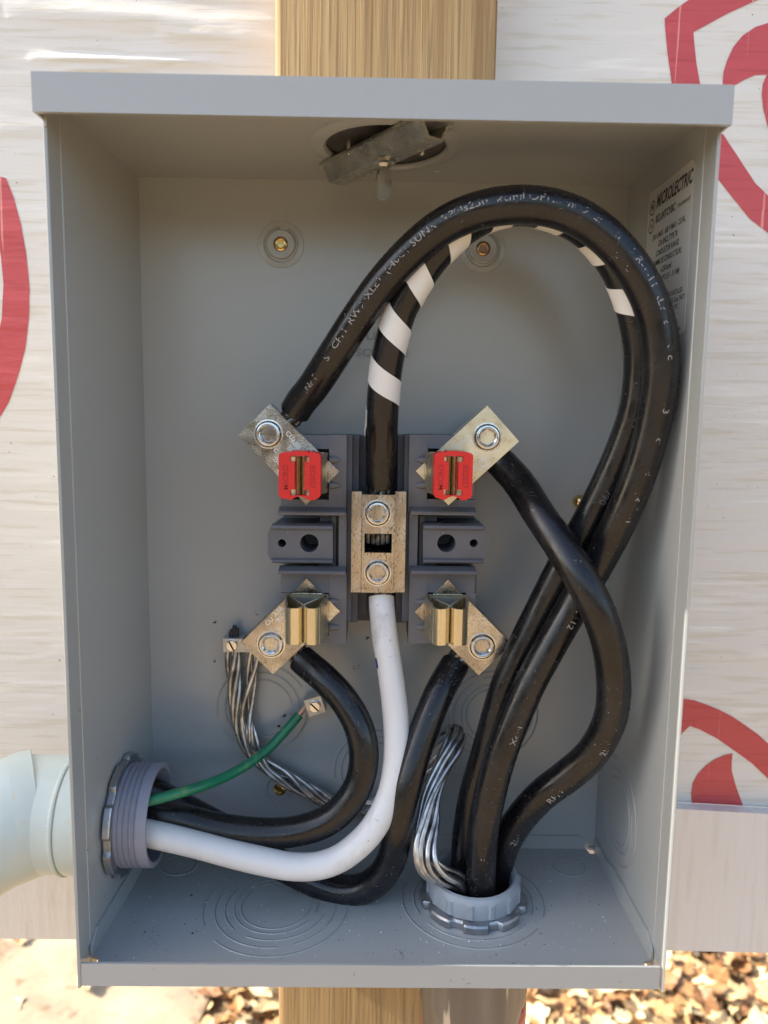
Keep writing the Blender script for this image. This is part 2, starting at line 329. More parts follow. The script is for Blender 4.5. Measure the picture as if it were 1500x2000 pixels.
def leaves():
    vs = []; fs = []; cols = []; rnd = random.Random(3)
    for i in range(11500):
        x = rnd.uniform(-1500, 1900); y = rnd.uniform(450, 3000)
        q = Vector((x, y, GZ))-CAM; zz = q.dot(_fw); px = 750+FPX*q.dot(_rt)/zz
        edge = 385+60*noise.noise(Vector((y*.01, 3, 0)))
        if px < edge and rnd.random() > .012: continue
        s = rnd.uniform(20, 46); h = GZ+rnd.uniform(4, 60); R = Matrix.Rotation(rnd.uniform(0, 6.3), 3, 'Z') @ Matrix.Rotation(rnd.uniform(-.7, .7), 3, 'X') @ Matrix.Rotation(rnd.uniform(-.5, .5), 3, 'Y')
        cu = rnd.uniform(.1, .6); b = len(vs); c = rnd.random()
        out = []; lob = rnd.choice((3, 5, 5, 7))
        for k in range(14):
            a = 2*PI*k/14; r = s*(.62+.38*math.cos(lob*a*.5)**2)*(1.15 if k == 0 else 1)
            p = Vector((r*math.cos(a), r*.75*math.sin(a), 0)); p.z = cu*(p.y*p.y)/s+.25*cu*p.x*p.x/s*rnd.uniform(-1, 1)+rnd.uniform(-3, 3); out.append(R @ p)
        vs.append(Vector((x, y, h))); vs += [Vector((x, y, h))+p for p in out]
        for k in range(14): fs.append((b, b+1+k, b+1+(k+1) % 14)); cols.append(c)
    me = bpy.data.meshes.new('fallen_leaves'); me.from_pydata([tuple(v*K) for v in vs], [], fs)
    at_ = me.attributes.new('tone', 'FLOAT', 'FACE'); at_.data.foreach_set('value', cols)
    m = bpy.data.materials.new('dry_leaf'); m.use_nodes = True; N = m.node_tree.nodes; L = m.node_tree.links; b = N['Principled BSDF']; b.inputs['Roughness'].default_value = .55
    a = N.new('ShaderNodeAttribute'); a.attribute_name = 'tone'; r = N.new('ShaderNodeValToRGB'); L.new(a.outputs['Fac'], r.inputs[0]); e = r.color_ramp.elements
    e[0].color = (.20, .09, .035, 1); e[1].color = (.74, .58, .33, 1); e[1].position = 1
    for p, c in ((.25, (.34, .17, .06)), (.48, (.50, .31, .13)), (.72, (.62, .44, .21))): x = e.new(p); x.color = (*c, 1)
    L.new(r.outputs[0], b.inputs['Base Color']); me.materials.append(m)
    o = bpy.data.objects.new('fallen_leaves', me); COL.objects.link(o)
    tag(o, 'dry tan and brown fallen leaves covering the sunny ground below the wall', 'fallen leaves', kind='stuff')
leaves()

WY = 42.
def fold(x, z):                     # relief of the wrinkled sheet, towards the viewer
    d = .35*noise.noise(Vector((x*.006, 0, z*.03)))+.22*noise.noise(Vector((x*.012, 5, z*.09)))+.16*noise.noise(Vector((x*.03, 9, z*.25)))
    for (x0, x1, z0, k, hh, ww) in ((-235, -105, 528, -.012, 2.6, 3.0), (-215, -150, 521, .02, 1.5, 2.0), (-150, -60, 545, -.06, 2.2, 6), (-250, -70, 556, -.03, 2.4, 7)):
        t = (x-x0)/(x1-x0)
        if 0 < t < 1: d += hh*math.sin(PI*t)**.6*math.exp(-((z-z0-k*(x-x0)-.8*noise.noise(Vector((x*.05, z0, 0))))/ww)**2)
    return d
def wall():
    t = thing('wrapped_wall', 'white house wrap wall with wrinkles and red print behind the meter box', 'wall', (0, WY, 0))
    mb = MB(); nx, nz = 330, 420; X0, X1, Z0, Z1 = -330., 330., -40., 640.
    xs = [-1500, -900, -500]+[X0+(X1-X0)*i/nx for i in range(nx+1)]+[500, 900, 1500]; zs = [Z0+(Z1-Z0)*j/nz for j in range(nz+1)]+[800, 1000, 1150]
    m = len(xs); vs = [(x, WY-fold(x, z), z) for z in zs for x in xs]
    mb.add(vs, [(j*m+i, j*m+i+1, (j+1)*m+i+1, (j+1)*m+i) for j in range(len(zs)-1) for i in range(m-1)])
    mb.build('wrap_sheet', WRAP, t, 180)
    mb = MB(); mb.box((-1500, WY+4, -55), (1500, WY+16, 1150)); mb.build('backing_board', mat('osb_backing', (.45, .33, .2), .8), t)
    def mark(pts, dy=.0):
        P = [at(x, y, WY) for x, y in pts]; lp = [(p.x, p.z) for p in P]; tri = tessellate_polygon([[Vector((u, v, 0)) for u, v in lp]])
        mb = MB(); v, f = mb.add([(u, 0, v_) for u, v_ in lp], tri)
        for k in range(7):
            es = [e for e in mb.bm.edges if e.calc_length() > 5]
            if not es: break
            bmesh.ops.subdivide_edges(mb.bm, edges=es, cuts=1); bmesh.ops.triangulate(mb.bm, faces=mb.bm.faces)
        for q in mb.bm.verts: q.co.y = WY-fold(q.co.x, q.co.z)-.35
        mb.build('red_print', WRAPR, t, 180)
    mark([(-60, 345), (0, 345), (12, 348), (28, 390), (42, 440), (52, 500), (58, 565), (57, 620), (50, 680), (36, 735), (18, 785), (0, 815), (-60, 880), (-60, 790), (-10, 690), (4, 620), (7, 555), (2, 500), (-10, 440), (-40, 380)])
    mark([(1345, 0), (1430, -60), (1560, -110), (1560, -35), (1475, 2), (1420, 27), (1354, 63), (1356, 90), (1360, 125), (1366, 160), (1375, 200), (1400, 262), (1412, 262), (1440, 305), (1475, 358), (1500, 382), (1560, 440), (1560, 500), (1500, 455), (1465, 428), (1430, 385), (1404, 352), (1350, 290), (1320, 220), (1311, 160), (1303, 100), (1299, 60), (1298, 36), (1320, 18)])
    mark([(1411, 160), (1413, 140), (1420, 118), (1432, 92), (1450, 70), (1475, 53), (1500, 45), (1560, 40), (1560, 160), (1497, 146), (1475, 147), (1455, 155), (1430, 170), (1415, 190)])
    mark([(1497, 147), (1560, 150), (1560, 330), (1512, 285), (1500, 252), (1490, 212), (1487, 185), (1489, 165)])
    mark([(1290, 1400), (1310, 1378), (1333, 1364), (1355, 1367), (1380, 1376), (1405, 1386), (1430, 1399), (1455, 1416), (1480, 1434), (1500, 1452), (1560, 1510), (1560, 1580), (1500, 1521), (1470, 1492), (1440, 1470), (1400, 1442), (1365, 1424), (1347, 1418), (1336, 1428), (1318, 1447), (1290, 1480)])
    mark([(1431, 1471), (1415, 1474), (1395, 1483), (1378, 1495), (1362, 1512), (1353, 1528), (1350, 1550), (1352, 1575), (1354, 1600), (1462, 1600), (1448, 1565), (1436, 1532), (1429, 1505), (1429, 1485)])
wall()
def lower_board():
    Yf = 30.
    a = at(-900, 1555, Yf); b = at(1325, 1580, Yf); c = at(1500, 1590, Yf); d = at(1500, 1861, Yf); e = at(0, 1827, Yf)
    k1 = (c.z-b.z)/(c.x-b.x); k2 = (d.z-e.z)/(d.x-e.x)
    poly = [(-1500, b.z+2), (b.x, b.z), (1500, b.z+k1*.5*(1500-b.x)), (1500, d.z+k2*(1500-d.x)), (-1500, e.z+k2*(-1500-e.x))]
    def zt(x): return b.z if x < b.x else b.z+k1*(x-b.x)
    def zb(x): return e.z+k2*(x-e.x)
    for x0, x1, lb in ((-1500, -67.9, 'plain pale wrapped board along the wall foot, left of the post'), (69.9, 1500, 'plain pale wrapped board along the wall foot, right of the post')):
        x1_ = min(x1, 400); xs = [x0, x1] if x1 < 0 else [x0, b.x, 400, x1]
        poly = [(x, zt(min(x, 400))) for x in xs]+[(x, zb(max(-500, min(x, 500)))) for x in reversed(xs)]
        mb = MB(); mb.prism(poly, lambda u, v, w: (u, w, v), Yf, 40.5, 1.2, seg=3)
        tag(mb.build('wrapped_board', WRAPB), lb, 'board', 'wrapped boards along the wall foot')
lower_board()
def post():
    mb = MB(); a = at(536, 50, 2); b = at(971, 50, 2)
    mb.box((a.x, 2, -1300), (b.x, 39.5, 1150), 0); v = [q for q in mb.bm.verts]
    es = [e for e in mb.bm.edges if all(q.co.y < 3 for q in e.verts) and abs(e.verts[0].co.x-e.verts[1].co.x) < 1]
    es2 = [e for e in es if e.verts[0].co.x < 0]; es1 = [e for e in es if e.verts[0].co.x > 0]
    bmesh.ops.bevel(mb.bm, geom=es2, offset=4.2, segments=3, affect='EDGES', profile=.5); bmesh.ops.bevel(mb.bm, geom=[e for e in es1 if e.is_valid], offset=1.2, segments=2, affect='EDGES')
    o = mb.build('wooden_post', WOOD); tag(o, 'upright pine plank post behind the grey meter box', 'post')
post()

# ------------------------------------------------------------------ the meter box
D, H = 120.6, 441.3
box = thing('meter_box', 'open grey steel meter box holding the cables and terminal block', 'meter box', (0, 0, 0))
def Xl(Y): return -151.2-(4.0)*(-Y/D)
def Xr(Y): return 154.0+1.2*(-Y/D)
CY, CZ = -58., 55.                 # left conduit hole
HX, HY = 62., -57.                # hub hole in the floor
def shell():
    mb = MB(); mb.box((-152.6, 0, -1), (155.4, 1.6, H+1)); mb.build('back_panel', PAINT, box)
    mb = MB()
    mb.prism([(-107, -9), (0, -9), (0, H), (-107, H)], lambda u, v, w: (Xl(u)-w, u, v), 0, 1.3, 0, [circ(CY, CZ, 31)])
    mb.prism([(-106.8, 0), (-107.3, .45), (-120.2, .45), (-120.6, 1.3), (-120.6, 1.8), (-120, 2.2), (-106.8, 2.2)], lambda u, v, w: (Xl(u)-v, u, w), -9, H, 0)
    mb.build('left_side_panel', PAINT, box, 28)
    mb = MB()
    mb.prism([(-107, -9), (0, -9), (0, H), (-107, H)], lambda u, v, w: (Xr(u)+w, u, v), 0, 1.3)
    mb.prism([(-106.8, 0), (-107.3, .45), (-120.2, .45), (-120.6, 1.3), (-120.6, 1.8), (-120, 2.2), (-106.8, 2.2)], lambda u, v, w: (Xr(u)+v, u, w), -9, H, 0)
    mb.build('right_side_panel', PAINT, box, 28)
    # floor with corner gaps
    mb = MB(); pl = [(-151.2, -1.2), (-151.2, -3), (-154.3, -108), (-150.0, -109.5), (-149.2, -113), (-150.5, -118.8), (150.0, -118.8), (148.8, -113.5), (149.6, -110), (154.0, -108.5), (154.0, -7.5), (149.0, -7.0), (148.0, -1.2)]
    mb.prism(pl, lambda u, v, w: (u, v, w), -1.3, 0, 0, [circ(HX, HY, 27)])
    mb.box((-155.2, -120.4, -7.9), (154.4, -118.9, 5.0), .7, seg=3)
    mb.build('bottom_panel', PAINT, box)
    mb = MB()   # upturned flanges
    mb.prism([(-109, 0), (-109, 5.5), (-101, 12), (-40, 12), (-30, 9), (-3, 9), (-3, 0)], lambda u, v, w: (Xr(u)-w-.2, u, v), 0, 1.2, .3); mb.build('bottom_flange', PAINT, box)
    mb = MB(); mb.prism([(-109, 0), (-109, 5.5), (-101, 12), (-6, 12), (-3, 9), (-3, 0)], lambda u, v, w: (Xl(u)+w+.2, u, v), 0, 1.2, .3); mb.build('bottom_flange', PAINT, box)
    mb = MB(); mb.prism([(-148, 0), (-148, 7), (-146, 9.5), (143, 9.5), (146, 7), (146, 0)], lambda u, v, w: (u, -w-.2, v), 0, 1.2, .3); mb.build('bottom_flange', PAINT, box)
    mb = MB(); mb.prism([(-152.5, 0), (154.5, 0), (155, -128), (-155, -128)], lambda u, v, w: (u, v, w), H, H+1.2, 0, [circ(1.5, -60, 32.5)])
    mb.lathe([(32.6, 0), (33.6, -1.3), (37.5, -1.6), (41.5, -.1)], (1.5, -60, H), (0, 0, 1), 64)
    bm = mb.bm
    for f in [f for f in bm.faces if len(f.verts) > 20]: bm.faces.remove(f)
    mb.build('top_panel', PAINT, box)
    mb = MB(); zt, zb = 446.4, 429.4
    mb.box((-157.7, -130.0, zb), (157.7, -127.6, zt), 1.1, seg=4)
    mb.box((-157.4, -128.9, zt-1.5), (157.4, 1, zt-.3), 0)
    mb.box((-157.7, -129.0, zb+.1), (-156.6, 1, zt-.5), 0); mb.box((156.6, -129.0, zb+.1), (157.7, 1, zt-.5), 0)
    mb.box((-156.6, -121.6, zb-3.0), (-155.2, -120.7, zb+12), 0)
    mb.build('hood', PAINT, box)
shell()
def ring(c, ax, ref, r, gaps=(), mr=.5, sink=.10):
    """pressed line of a knockout: half sunk torus, with its tie gaps"""
    c = Vector(c); ax = Vector(ax); X = Vector(ref); Y = ax.cross(X); segs = []; n = 96; cur = []
    for k in range(n+1):
        a = 2*PI*k/n
        if any(abs((math.degrees(a)-g+180) % 360-180) < 7 for g in gaps):
            if len(cur) > 2: segs.append(cur)
            cur = []
        else: cur.append(a)
    if len(cur) > 2: segs.append(cur)
    mb = MB()
    for s in segs:
        P = [c+(X*math.cos(a)+Y*math.sin(a))*r for a in s]; vs = []; F = []
        for i, a in enumerate(s):
            rad = X*math.cos(a)+Y*math.sin(a)
            for k in range(6):
                b = 2*PI*k/6; vs.append(P[i]+rad*mr*1.3*math.cos(b)+ax*(mr*math.sin(b)-sink))
        for i in range(len(s)-1):
            for k in range(6): l = (k+1) % 6; F.append((i*6+k, i*6+l, (i+1)*6+l, (i+1)*6+k))
        mb.add(vs, F)
    o = mb.build('knockout_ring', PAINT, box, 60)
    mb = MB()
    for s in segs:
        P = [c+(X*math.cos(a)+Y*math.sin(a))*r+ax*.06 for a in s]; vs = []
        for i, a in enumerate(s):
            rad = X*math.cos(a)+Y*math.sin(a); vs += [P[i]-rad*(mr*1.2+.30), P[i]-rad*(mr*1.1)]
        mb.add(vs, [(2*i, 2*i+1, 2*i+3, 2*i+2) for i in range(len(s)-1)])
    mb.build('sheared_gap', GAP, o, 60)
    return o
def knockouts():
    for cx, cy, rs in ((513, 1383, (31, 25.5, 20.5)), (962, 1396, (31, 27, 22, 18.5)), (737, 1505, (29.5, 25, 20.5))):
        c = at(cx, cy, 0)
        for i, r in enumerate(rs): ring(c, (0, -1, 0), (1, 0, 0), r, (20+95*i, 200+80*i))
    c = at_z(540, 1768, 0)
    for i, r in enumerate((44, 37, 31, 25.5, 21.5)): ring(c, (0, 0, 1), (1, 0, 0), r, (35+100*i, 215+70*i))
    for i, r in enumerate((44, 37)): ring((HX, HY, 0), (0, 0, 1), (1, 0, 0), r, (150+60*i, 330))
    for x, y, r in ((1112, 1692, 11), (352, 1690, 11)): ring(at_z(x, y, 0), (0, 0, 1), (1, 0, 0), r)
    for i, r in enumerate((33, 25.5, 21)): ring((Xr(-42)-.1, -42, 51), (-1, 0, 0), (0, 1, 0), r, (90+120*i, 270+60*i))
    c = at(546, 1541, 0)
    ring(c, (0, -1, 0), (1, 0, 0), 9.5, mr=.8, sink=.3)
knockouts()
def bosses():
    for cx, cy, m in ((549, 478, BRASS), (943, 487, COPPERS)):
        c = at(cx, cy, 0)
        mb = MB(); mb.lathe([(14.5, -.3), (14.2, .5), (11, .9), (10.2, -.1), (9.2, .3), (8.8, 2.2), (8.2, 2.6), (4.6, 2.5), (4.4, .8)], c, (0, -1, 0), 48); b = mb.build('mounting_boss', PAINT, box)
        mb = MB(); mb.lathe([(4.3, .9), (4.1, 2.0), (3.2, 2.5), (2.2, 2.3), (2.0, 1.2)], c, (0, -1, 0), 32); mb.build('screw_head', m, b)
    c = at(555, 425, 0); mb = MB(); mb.lathe([(3.2, -.2), (2.8, .5), (1.5, .8)], (c.x, 0, c.z-6), (0, -1, 0), 20); mb.box((c.x-1.2, -.5, c.z-9), (c.x+1.2, .2, c.z+6), .4); mb.build('embossed_rib', PAINT, box)
    c = at(546, 1541, 0); mb = MB(); mb.lathe([(4.5, -.2), (4.2, 1.2), (2.2, 1.6), (2.0, .6)], c, (0, -1, 0), 24); mb.build('lower_screw', BRASS, box)
    c = at(1133, 980, -3); mb = MB(); mb.lathe([(4.4, -3), (4.4, 0), (3.9, 1.8), (2.6, 3.2), (1, 3.8)], c, (0, -1, 0), 24); mb.build('brass_rivet', BRASS, box)
    c = at(1158, 1655, -6); mb = MB(); mb.lathe([(1.5, 0), (1.5, 3), (1.0, 3.8)], (149.0, -4, 2.2), (1, 0, 0), 20); mb.build('corner_rivet', SCREWM, box)
    for x, y in ((629, 243), (853, 336)):
        c = at_z(x, y, H); mb = MB(); mb.lathe([(2.2, -.2), (2, .5), (1.2, .6), (1.0, 0)], c, (0, 0, -1), 20); mb.build('dimple', PAINT, box)
    mb = MB()
    letter(mb, 'LINE', 8, lambda u, v: Vector((C1.x+u, -.25, C1.z+v))) if False else None
    c1 = at(742, 657, 0); c2 = at(746, 690, 0)
    for s, c in (('LINE', c1), ('SOURCE', c2)):
        V, F = glyphs(s, 7.2); 
        vs = [(c.x+u*1.25, -.35, c.z+v) for u, v in V]; mb.add(vs, F)
    mb.build('embossed_lettering', PAINT2, box)
bosses()
def warning_label():
    tl = at_x(1266, 380, 153.5); tr = at_x(1353, 307, 153.5); y0, y1 = tl.y, tr.y; ztop = 417.; br = at_x(1333, 650, 153.5); zb = br.z
    ztop = (tl.z+tr.z)/2
    yl, yr = y0, y1
    def fn(u, v, d=.25): return Vector((Xr(yl+(yr-yl)*u)-d, yl+(yr-yl)*u, zb+(ztop-zb)*v))
    W_, H_ = abs(yr-yl), ztop-zb
    def rr(x0, y0_, x1, y1_, r):
        o = []
        for cx, cy, a0 in ((x1-r, y1_-r, 0), (x0+r, y1_-r, 90), (x0+r, y0_+r, 180), (x1-r, y0_+r, 270)):
            for k in range(5): a = math.radians(a0+k*22.5); o.append(((cx+r*math.cos(a))/W_, (cy+r*math.sin(a))/H_))
        return o
    mb = MB(); mb.prism(rr(0, 0, W_, H_, 3), lambda u, v, w: fn(u, v, w), .1, .28); lb = mb.build('rating_label', LABEL, box)
    mb = MB()
    def line(s, cu, v, size, sx=1., shear=0, off=.024):           # u, v in mm from the label's top-left
        letter(mb, s, size, lambda a, b: fn((cu+a)/W_, 1-(v-b)/H_, .32), sx, shear, off)
    line('MICROLECTRIC', W_*.59, 8.2, 9.6, .70, .2, .035)
    line('BS2-INTCVBC', W_*.43, 17.6, 5.8, .78, 0, .03); line('7TBA693020R0 REV7', W_*.83, 18.3, 2.6, .7)
    y = 27
    for s in ('200 A MAX - 600 V MAX - CU/AL', 'CSA ENCL TYPE 3R', 'CONDUCTOR RANGE', 'GAMME DE CONDUCTEURS', '6-250 kcmil', '(275 IN.LB./PO.LIV. - 31 NM)'):
        line(s, W_*.52, y, 4.2, .74); y += 5.0
    y += 5.5
    for s in ('FOR USE WITH FIELD-INSTALLED', 'CONDUCTORS AS PER CE Code, PART I', 'AMPACITY COLUMN 75\u00b0C', 'OR THIS RACEWAY', 'POUR UTILISATION AVEC', 'CONDUCTEURS SUR LE TERRAIN', 'CCE, PARTIE I DE LA', 'COLONNE A 75\u00b0C POUR', 'UTILISATION'):
        line(s, W_*.60, y, 3.5, .74); y += 4.0
    line('G', W_*.80, y+7, 5, .8)
    for cu, cv, r in ((W_*.11, 9.5, 4.1), (W_*.105, 19.5, 4.1)):
        for rr_ in (r,):
            n = 28; vs = []; 
            for k in range(n):
                a = 2*PI*k/n
                for q in (rr_, rr_-.8): vs.append(fn((cu+q*math.cos(a))/W_, 1-(cv+q*math.sin(a))/H_, .32))
            mb.add(vs, [(2*k, 2*k+1, (2*k+3) % (2*n), (2*k+2) % (2*n)) for k in range(n)])
    line('M', W_*.11, 9.3, 5.4, .9); line('SA', W_*.105, 19.5, 3.8, .8)
    mb.build('label_print', INK, lb)
warning_label()

# ------------------------------------------------------------------ closing plate of the hub opening, in the ceiling
def hub_plate():
    t = thing('hub_closing_plate', 'round closing plate with diagonal clamp bar and wing screw in the ceiling', 'closing plate', (1.5, -60, H))
    mb = MB(); mb.lathe([(36, 0), (36, 1.4)], (1.5, -60, H+1.6), (0, 0, 1), 64); mb.build('cover_disc', DARKPLATE, t)
    c = at_z(742, 272, H+1); mb = MB(); mb.lathe([(6.2, 0), (6, 4.5), (5, 5.5)], (c.x, c.y, H+1.5), (0, 0, -1), 24); mb.build('boss', DARKPLATE, t)
    for x, y in ((682, 299), (824, 300)):
        c = at_z(x, y, H-3); mb = MB(); mb.lathe([(1.7, 6), (1.5, 0), (1.0, -1)], c, (0, 0, 1), 16); mb.build('stud', STEELZ, t)
    a = at_z(657, 345, 434); b = at_z(850, 256, 434); a.z = b.z = H-2.2; d = (b-a); L = d.length; d.normalize(); s = Vector((d.y, -d.x, 0))   # s: towards the viewer
    prof = [(-11.5, 0), (-8, 0), (-3.8, -7.8), (3.8, -7.8), (8, 0), (11.5, 0)]
    th = 1.5; low = [(-11.5, -th), (-9.1, -th), (-4.9, -7.8-th), (4.9, -7.8-th), (9.1, -th), (11.5, -th)]
    poly = prof+list(reversed(low))
    mb = MB(); mb.prism(poly, lambda u, v, w: a+d*w+s*u+Vector((0, 0, v)), 0, L, .25); mb.build('clamp_bar', STEELZ, t)
    c = at_z(750, 322, H-13.5); c = Vector((c.x, c.y, H-11.2)); mb = MB(); mb.lathe([(2.4, 14), (2.4, 0), (5.8, -.2), (5.9, -1.6), (4.2, -2.4), (3.4, -4)], c, (0, 0, 1), 28); mb.build('screw_stem', STEELZ, t)
    mb = MB(); pts = []
    for k in range(28):
        an = 2*PI*k/28; pts.append((4.7*math.cos(an)*(1 if math.sin(an) < .2 else .92), -11+9.3*math.sin(an)))
    R = Matrix.Rotation(math.radians(38), 3, 'Z')
    mb.prism(pts, lambda u, v, w: c+R @ Vector((u, w+.012*(v+11)**2, v)), -1.1, 1.1, .5); mb.build('wing_head', STEELZ, t)
hub_plate()

# ------------------------------------------------------------------ terminal block
blk = thing('terminal_block', 'dark grey moulded terminal block screwed to the back of the box', 'terminal block', tuple(at(738, 1060, -5)))
def holes_plate(mb, poly, Yf, Yb, holes, bev=0.):
    P = [at(x, y, Yf) for x, y in poly]; hs = []
    for x, y, r in holes:
        c = at(x, y, Yf); rr = (at(x+r, y, Yf)-c).length; hs.append(circ(c.x, c.z, rr, 28))
    mb.prism([(p.x, p.z) for p in P], lambda u, v, w: (u, w, v), Yf, Yb, bev, hs)
def mirror(x, s): return x if s < 0 else 2*738-x
def half(s):
    def bx(mb, x0, y0, x1, y1, Yf, Yb, bev=.5):
        x0, x1 = sorted((mirror(x0, s), mirror(x1, s))); mb.boxpx(x0, y0, x1, y1, Yf, Yb, bev)
    mb = MB()
    for y0, y1, p0, p1 in ((849, 1000, 877, 975), (1118, 1257, 1158, 1240)):
        bx(mb, 643, y0, 676, y1, -44, -12, .8)                 # inner upright
        bx(mb, 549, y0, 643, p0, -43.6, -14, .6); bx(mb, 549, p1, 643, y1, -43.6, -14, .6)
        bx(mb, 549, p0, 566, p1, -43.8, -14, 0)
        bx(mb, 549, y0+6, 650, y1-2, -28, -8, 0)               # floor of the pocket
    for yc, sg in ((1001, 1), (1117, 1)):                       # ledges beside the waist
        xa, xb = sorted((mirror(546, s), mirror(675, s))); A = at(xa, yc-9, -44); B = at(xb, yc+6, -51)
        z1 = A.z; z0 = B.z
        mb.prism([(-43, z1+1), (-51, z0+2.0), (-51.5, z0+1.2), (-51, z0), (-43, z0)], lambda u, v, w: (w, u, v), A.x, B.x, .3)
    bx(mb, 625, 1004, 664, 1116, -30, -8, .4); bx(mb, 553, 1004, 625, 1116, -16, -8, .4)                  # waist
    bx(mb, 662, 1000, 676, 1120, -43.5, -12, .6)
    bx(mb, 648, 1008, 656, 1112, -36, -12, .4)
    for y in (903-5, 953-5, 1175, 1225):                       # little moulded humps beside the pockets
        c = at(mirror(655, s), y, -44); vs = []
        mb.lathe([(2.4, 0), (2.3, 2.2), (1.6, 5), (.5, 7)], (c.x-s*3.4*(-1) if s > 0 else c.x-3.4, -43.6, c.z), (1 if s < 0 else -1, 0, 0), 16)
    mb.build('side_block', BLOCK, blk, 30)
    mb = MB()                                                   # mounting tab with its two holes
    o = [(650, 1024), (538, 1024), (528, 1030), (523, 1042), (523, 1082), (527, 1092), (538, 1100), (650, 1100)]
    o = [(mirror(x, s), y) for x, y in o]
    holes_plate(mb, o, -44.5, -14, [(mirror(604, s), 1061, 18), (mirror(550.5, s), 1061, 8)])
    for y0, y1 in ((1022, 1036), (1089, 1101)):
        xa, xb = sorted((mirror(532, s), mirror(649, s))); A = at(xa, y0, -44.5); B = at(xb, y1, -47.5)
        mb.prism([(-44, A.z), (-47, A.z-1.0), (-47.6, B.z+.8), (-46.5, B.z), (-44, B.z)], lambda u, v, w: (w, u, v), A.x, B.x, .25)
    mb.build('mounting_tab', BLOCK, blk, 30)
    mb = MB(); bx(mb, 560, 1030, 650, 1094, -13.9, -9, 0); 
    mb.build('tab_base', BLACK, blk)
half(-1); half(1)
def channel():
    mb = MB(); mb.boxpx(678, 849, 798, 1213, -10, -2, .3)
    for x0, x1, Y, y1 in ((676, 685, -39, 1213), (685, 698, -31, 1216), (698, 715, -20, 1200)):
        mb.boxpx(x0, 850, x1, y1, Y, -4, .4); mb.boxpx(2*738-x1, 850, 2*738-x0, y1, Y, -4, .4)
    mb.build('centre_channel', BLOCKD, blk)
channel()

def hexr(rc):
    return lambda a: rc*math.cos(PI/6)/math.cos(((a+PI/6) % (PI/3))-PI/6)
def set_screw(parent, c, r, proud=2.4, hexs=None, rot=(1, 0, 0), ax=(0, -1, 0)):
    hexs = hexs or r*.56; c = Vector(c)
    mb = MB(); mb.lathe([(r+1.0, -.4), (r+.9, .25), (r+.05, .3), (r, 0), (r, proud-1.0), (r-.9, proud), (r-1.7, proud+.1), (r-2.0, proud-.25), (r-2.3, proud), (hexs+.55, proud), (hexs*.98, proud-.5), (hexr(hexs), proud-1.0), (hexr(hexs*.98), proud-5.0), (hexs*.55, proud-5.8), (.2, proud-6.2)], c, ax, 72, ref=rot)
    return mb.build('set_screw', SCREWM, parent, 25)

# ------------------------------------------------------------------ jaw terminals
YB = -46.
def terminal(corn, scr, jaw, cap, label, rm, txt, plate):
    """corn: outer a, outer b, inner b, inner a of the lug bar as sighted; jaw: x and z of its middle"""
    P = [at(x, y, YB) for x, y in corn]; cen = sum(P, Vector())/4
    t = thing('jaw_terminal', label, 'terminal', (cen.x, -40, cen.z), 'jaw terminals on the block')
    mb = MB(); mb.prism([(p.x, p.z) for p in P], lambda u, v, w: (u, w, v), YB, -29, .7)
    mb.build('lug_bar', plate, t)
    s = at(*scr, YB-1); set_screw(t, (s.x, YB, s.z), 7.7, 2.2, 4.7, rot=(math.cos(rm), 0, math.sin(rm)))
    # wire entry collar on the end of the bar is hollow; spring jaw in front of the bar
    if jaw:
        jx, jz = jaw
        half_ = [(0, YB-1.0), (10.6, YB-1.0), (11.9, YB-2.2), (11.4, YB-10), (9.2, YB-21), (8.9, YB-26), (8.2, YB-28.6), (6.2, YB-30), (3.6, YB-29.6), (1.7, YB-27.6), (.9, YB-24.5), (1.5, YB-21.5), (5.5, YB-15), (9.6, YB-6.5)]
        for sg in (-1, 1):
            # thick ribbon
            pts = [Vector((x*sg, y, 0)) for x, y in half_]; th = 1.15; offs = []
            for i, p in enumerate(pts):
                T = (pts[min(i+1, len(pts)-1)]-pts[max(i-1, 0)]).normalized(); Nn = Vector((-T.y, T.x, 0))*sg; offs.append(p+Nn*th)
            poly = [(p.x, p.y) for p in pts]+[(p.x, p.y) for p in reversed(offs)]
            def fn(u, v, w):
                k = 11.8-1.3*min(1, max(0, (YB-v)/30.)); return Vector((jx+u, v, jz+w*k))
            mb = MB(); mb.prism(poly, fn, -1, 1, .16); mb.build('spring_jaw', JAWM, t, 40)
        mb = MB(); mb.box((jx-10, YB-2.6, jz-10.5), (jx+10, YB-2.1, jz+10.5), .1); mb.lathe([(4.2, 0), (4.0, 1.4), (2.6, 2.0)], (jx, YB-2.3, jz), (0, -1, 0), 24); mb.build('jaw_base', JAWD, t)
    # laser lettering
    mb = MB(); ua = (P[3]-P[0]).normalized(); va = (P[1]-P[0]).normalized(); W_ = (P[1]-P[0]).length
    for s_, u, v, size, rot in txt:
        e1, e2 = (ua, va) if rot == 0 else (-ua, -va)
        o = P[0]+ua*u+va*v
        letter(mb, s_, size, lambda a, b: Vector((0, -.08, 0))+o+e1*a+e2*b)
    if txt: mb.build('lettering', ETCH, t)
    return t
JZ = {}
jb = at(586, 930, YB-32); jlu = (jb.x, jb.z)
jb = at(883, 930, YB-32); jru = (jb.x, jb.z)
jb = at(590.5, 1223.5, YB-30); jll = (jb.x, jb.z)
jb = at(880, 1225, YB-30); jrl = (jb.x, jb.z)
UL = [(466, 850), (527, 789), (663, 921), (598, 986)]
UR = [(1014, 862), (952, 792), (812, 920), (876, 987)]
LL = [(470, 1255), (533, 1317), (664, 1194), (599, 1130)]
LR = [(935, 1319), (999, 1258), (875, 1132), (810, 1195)]
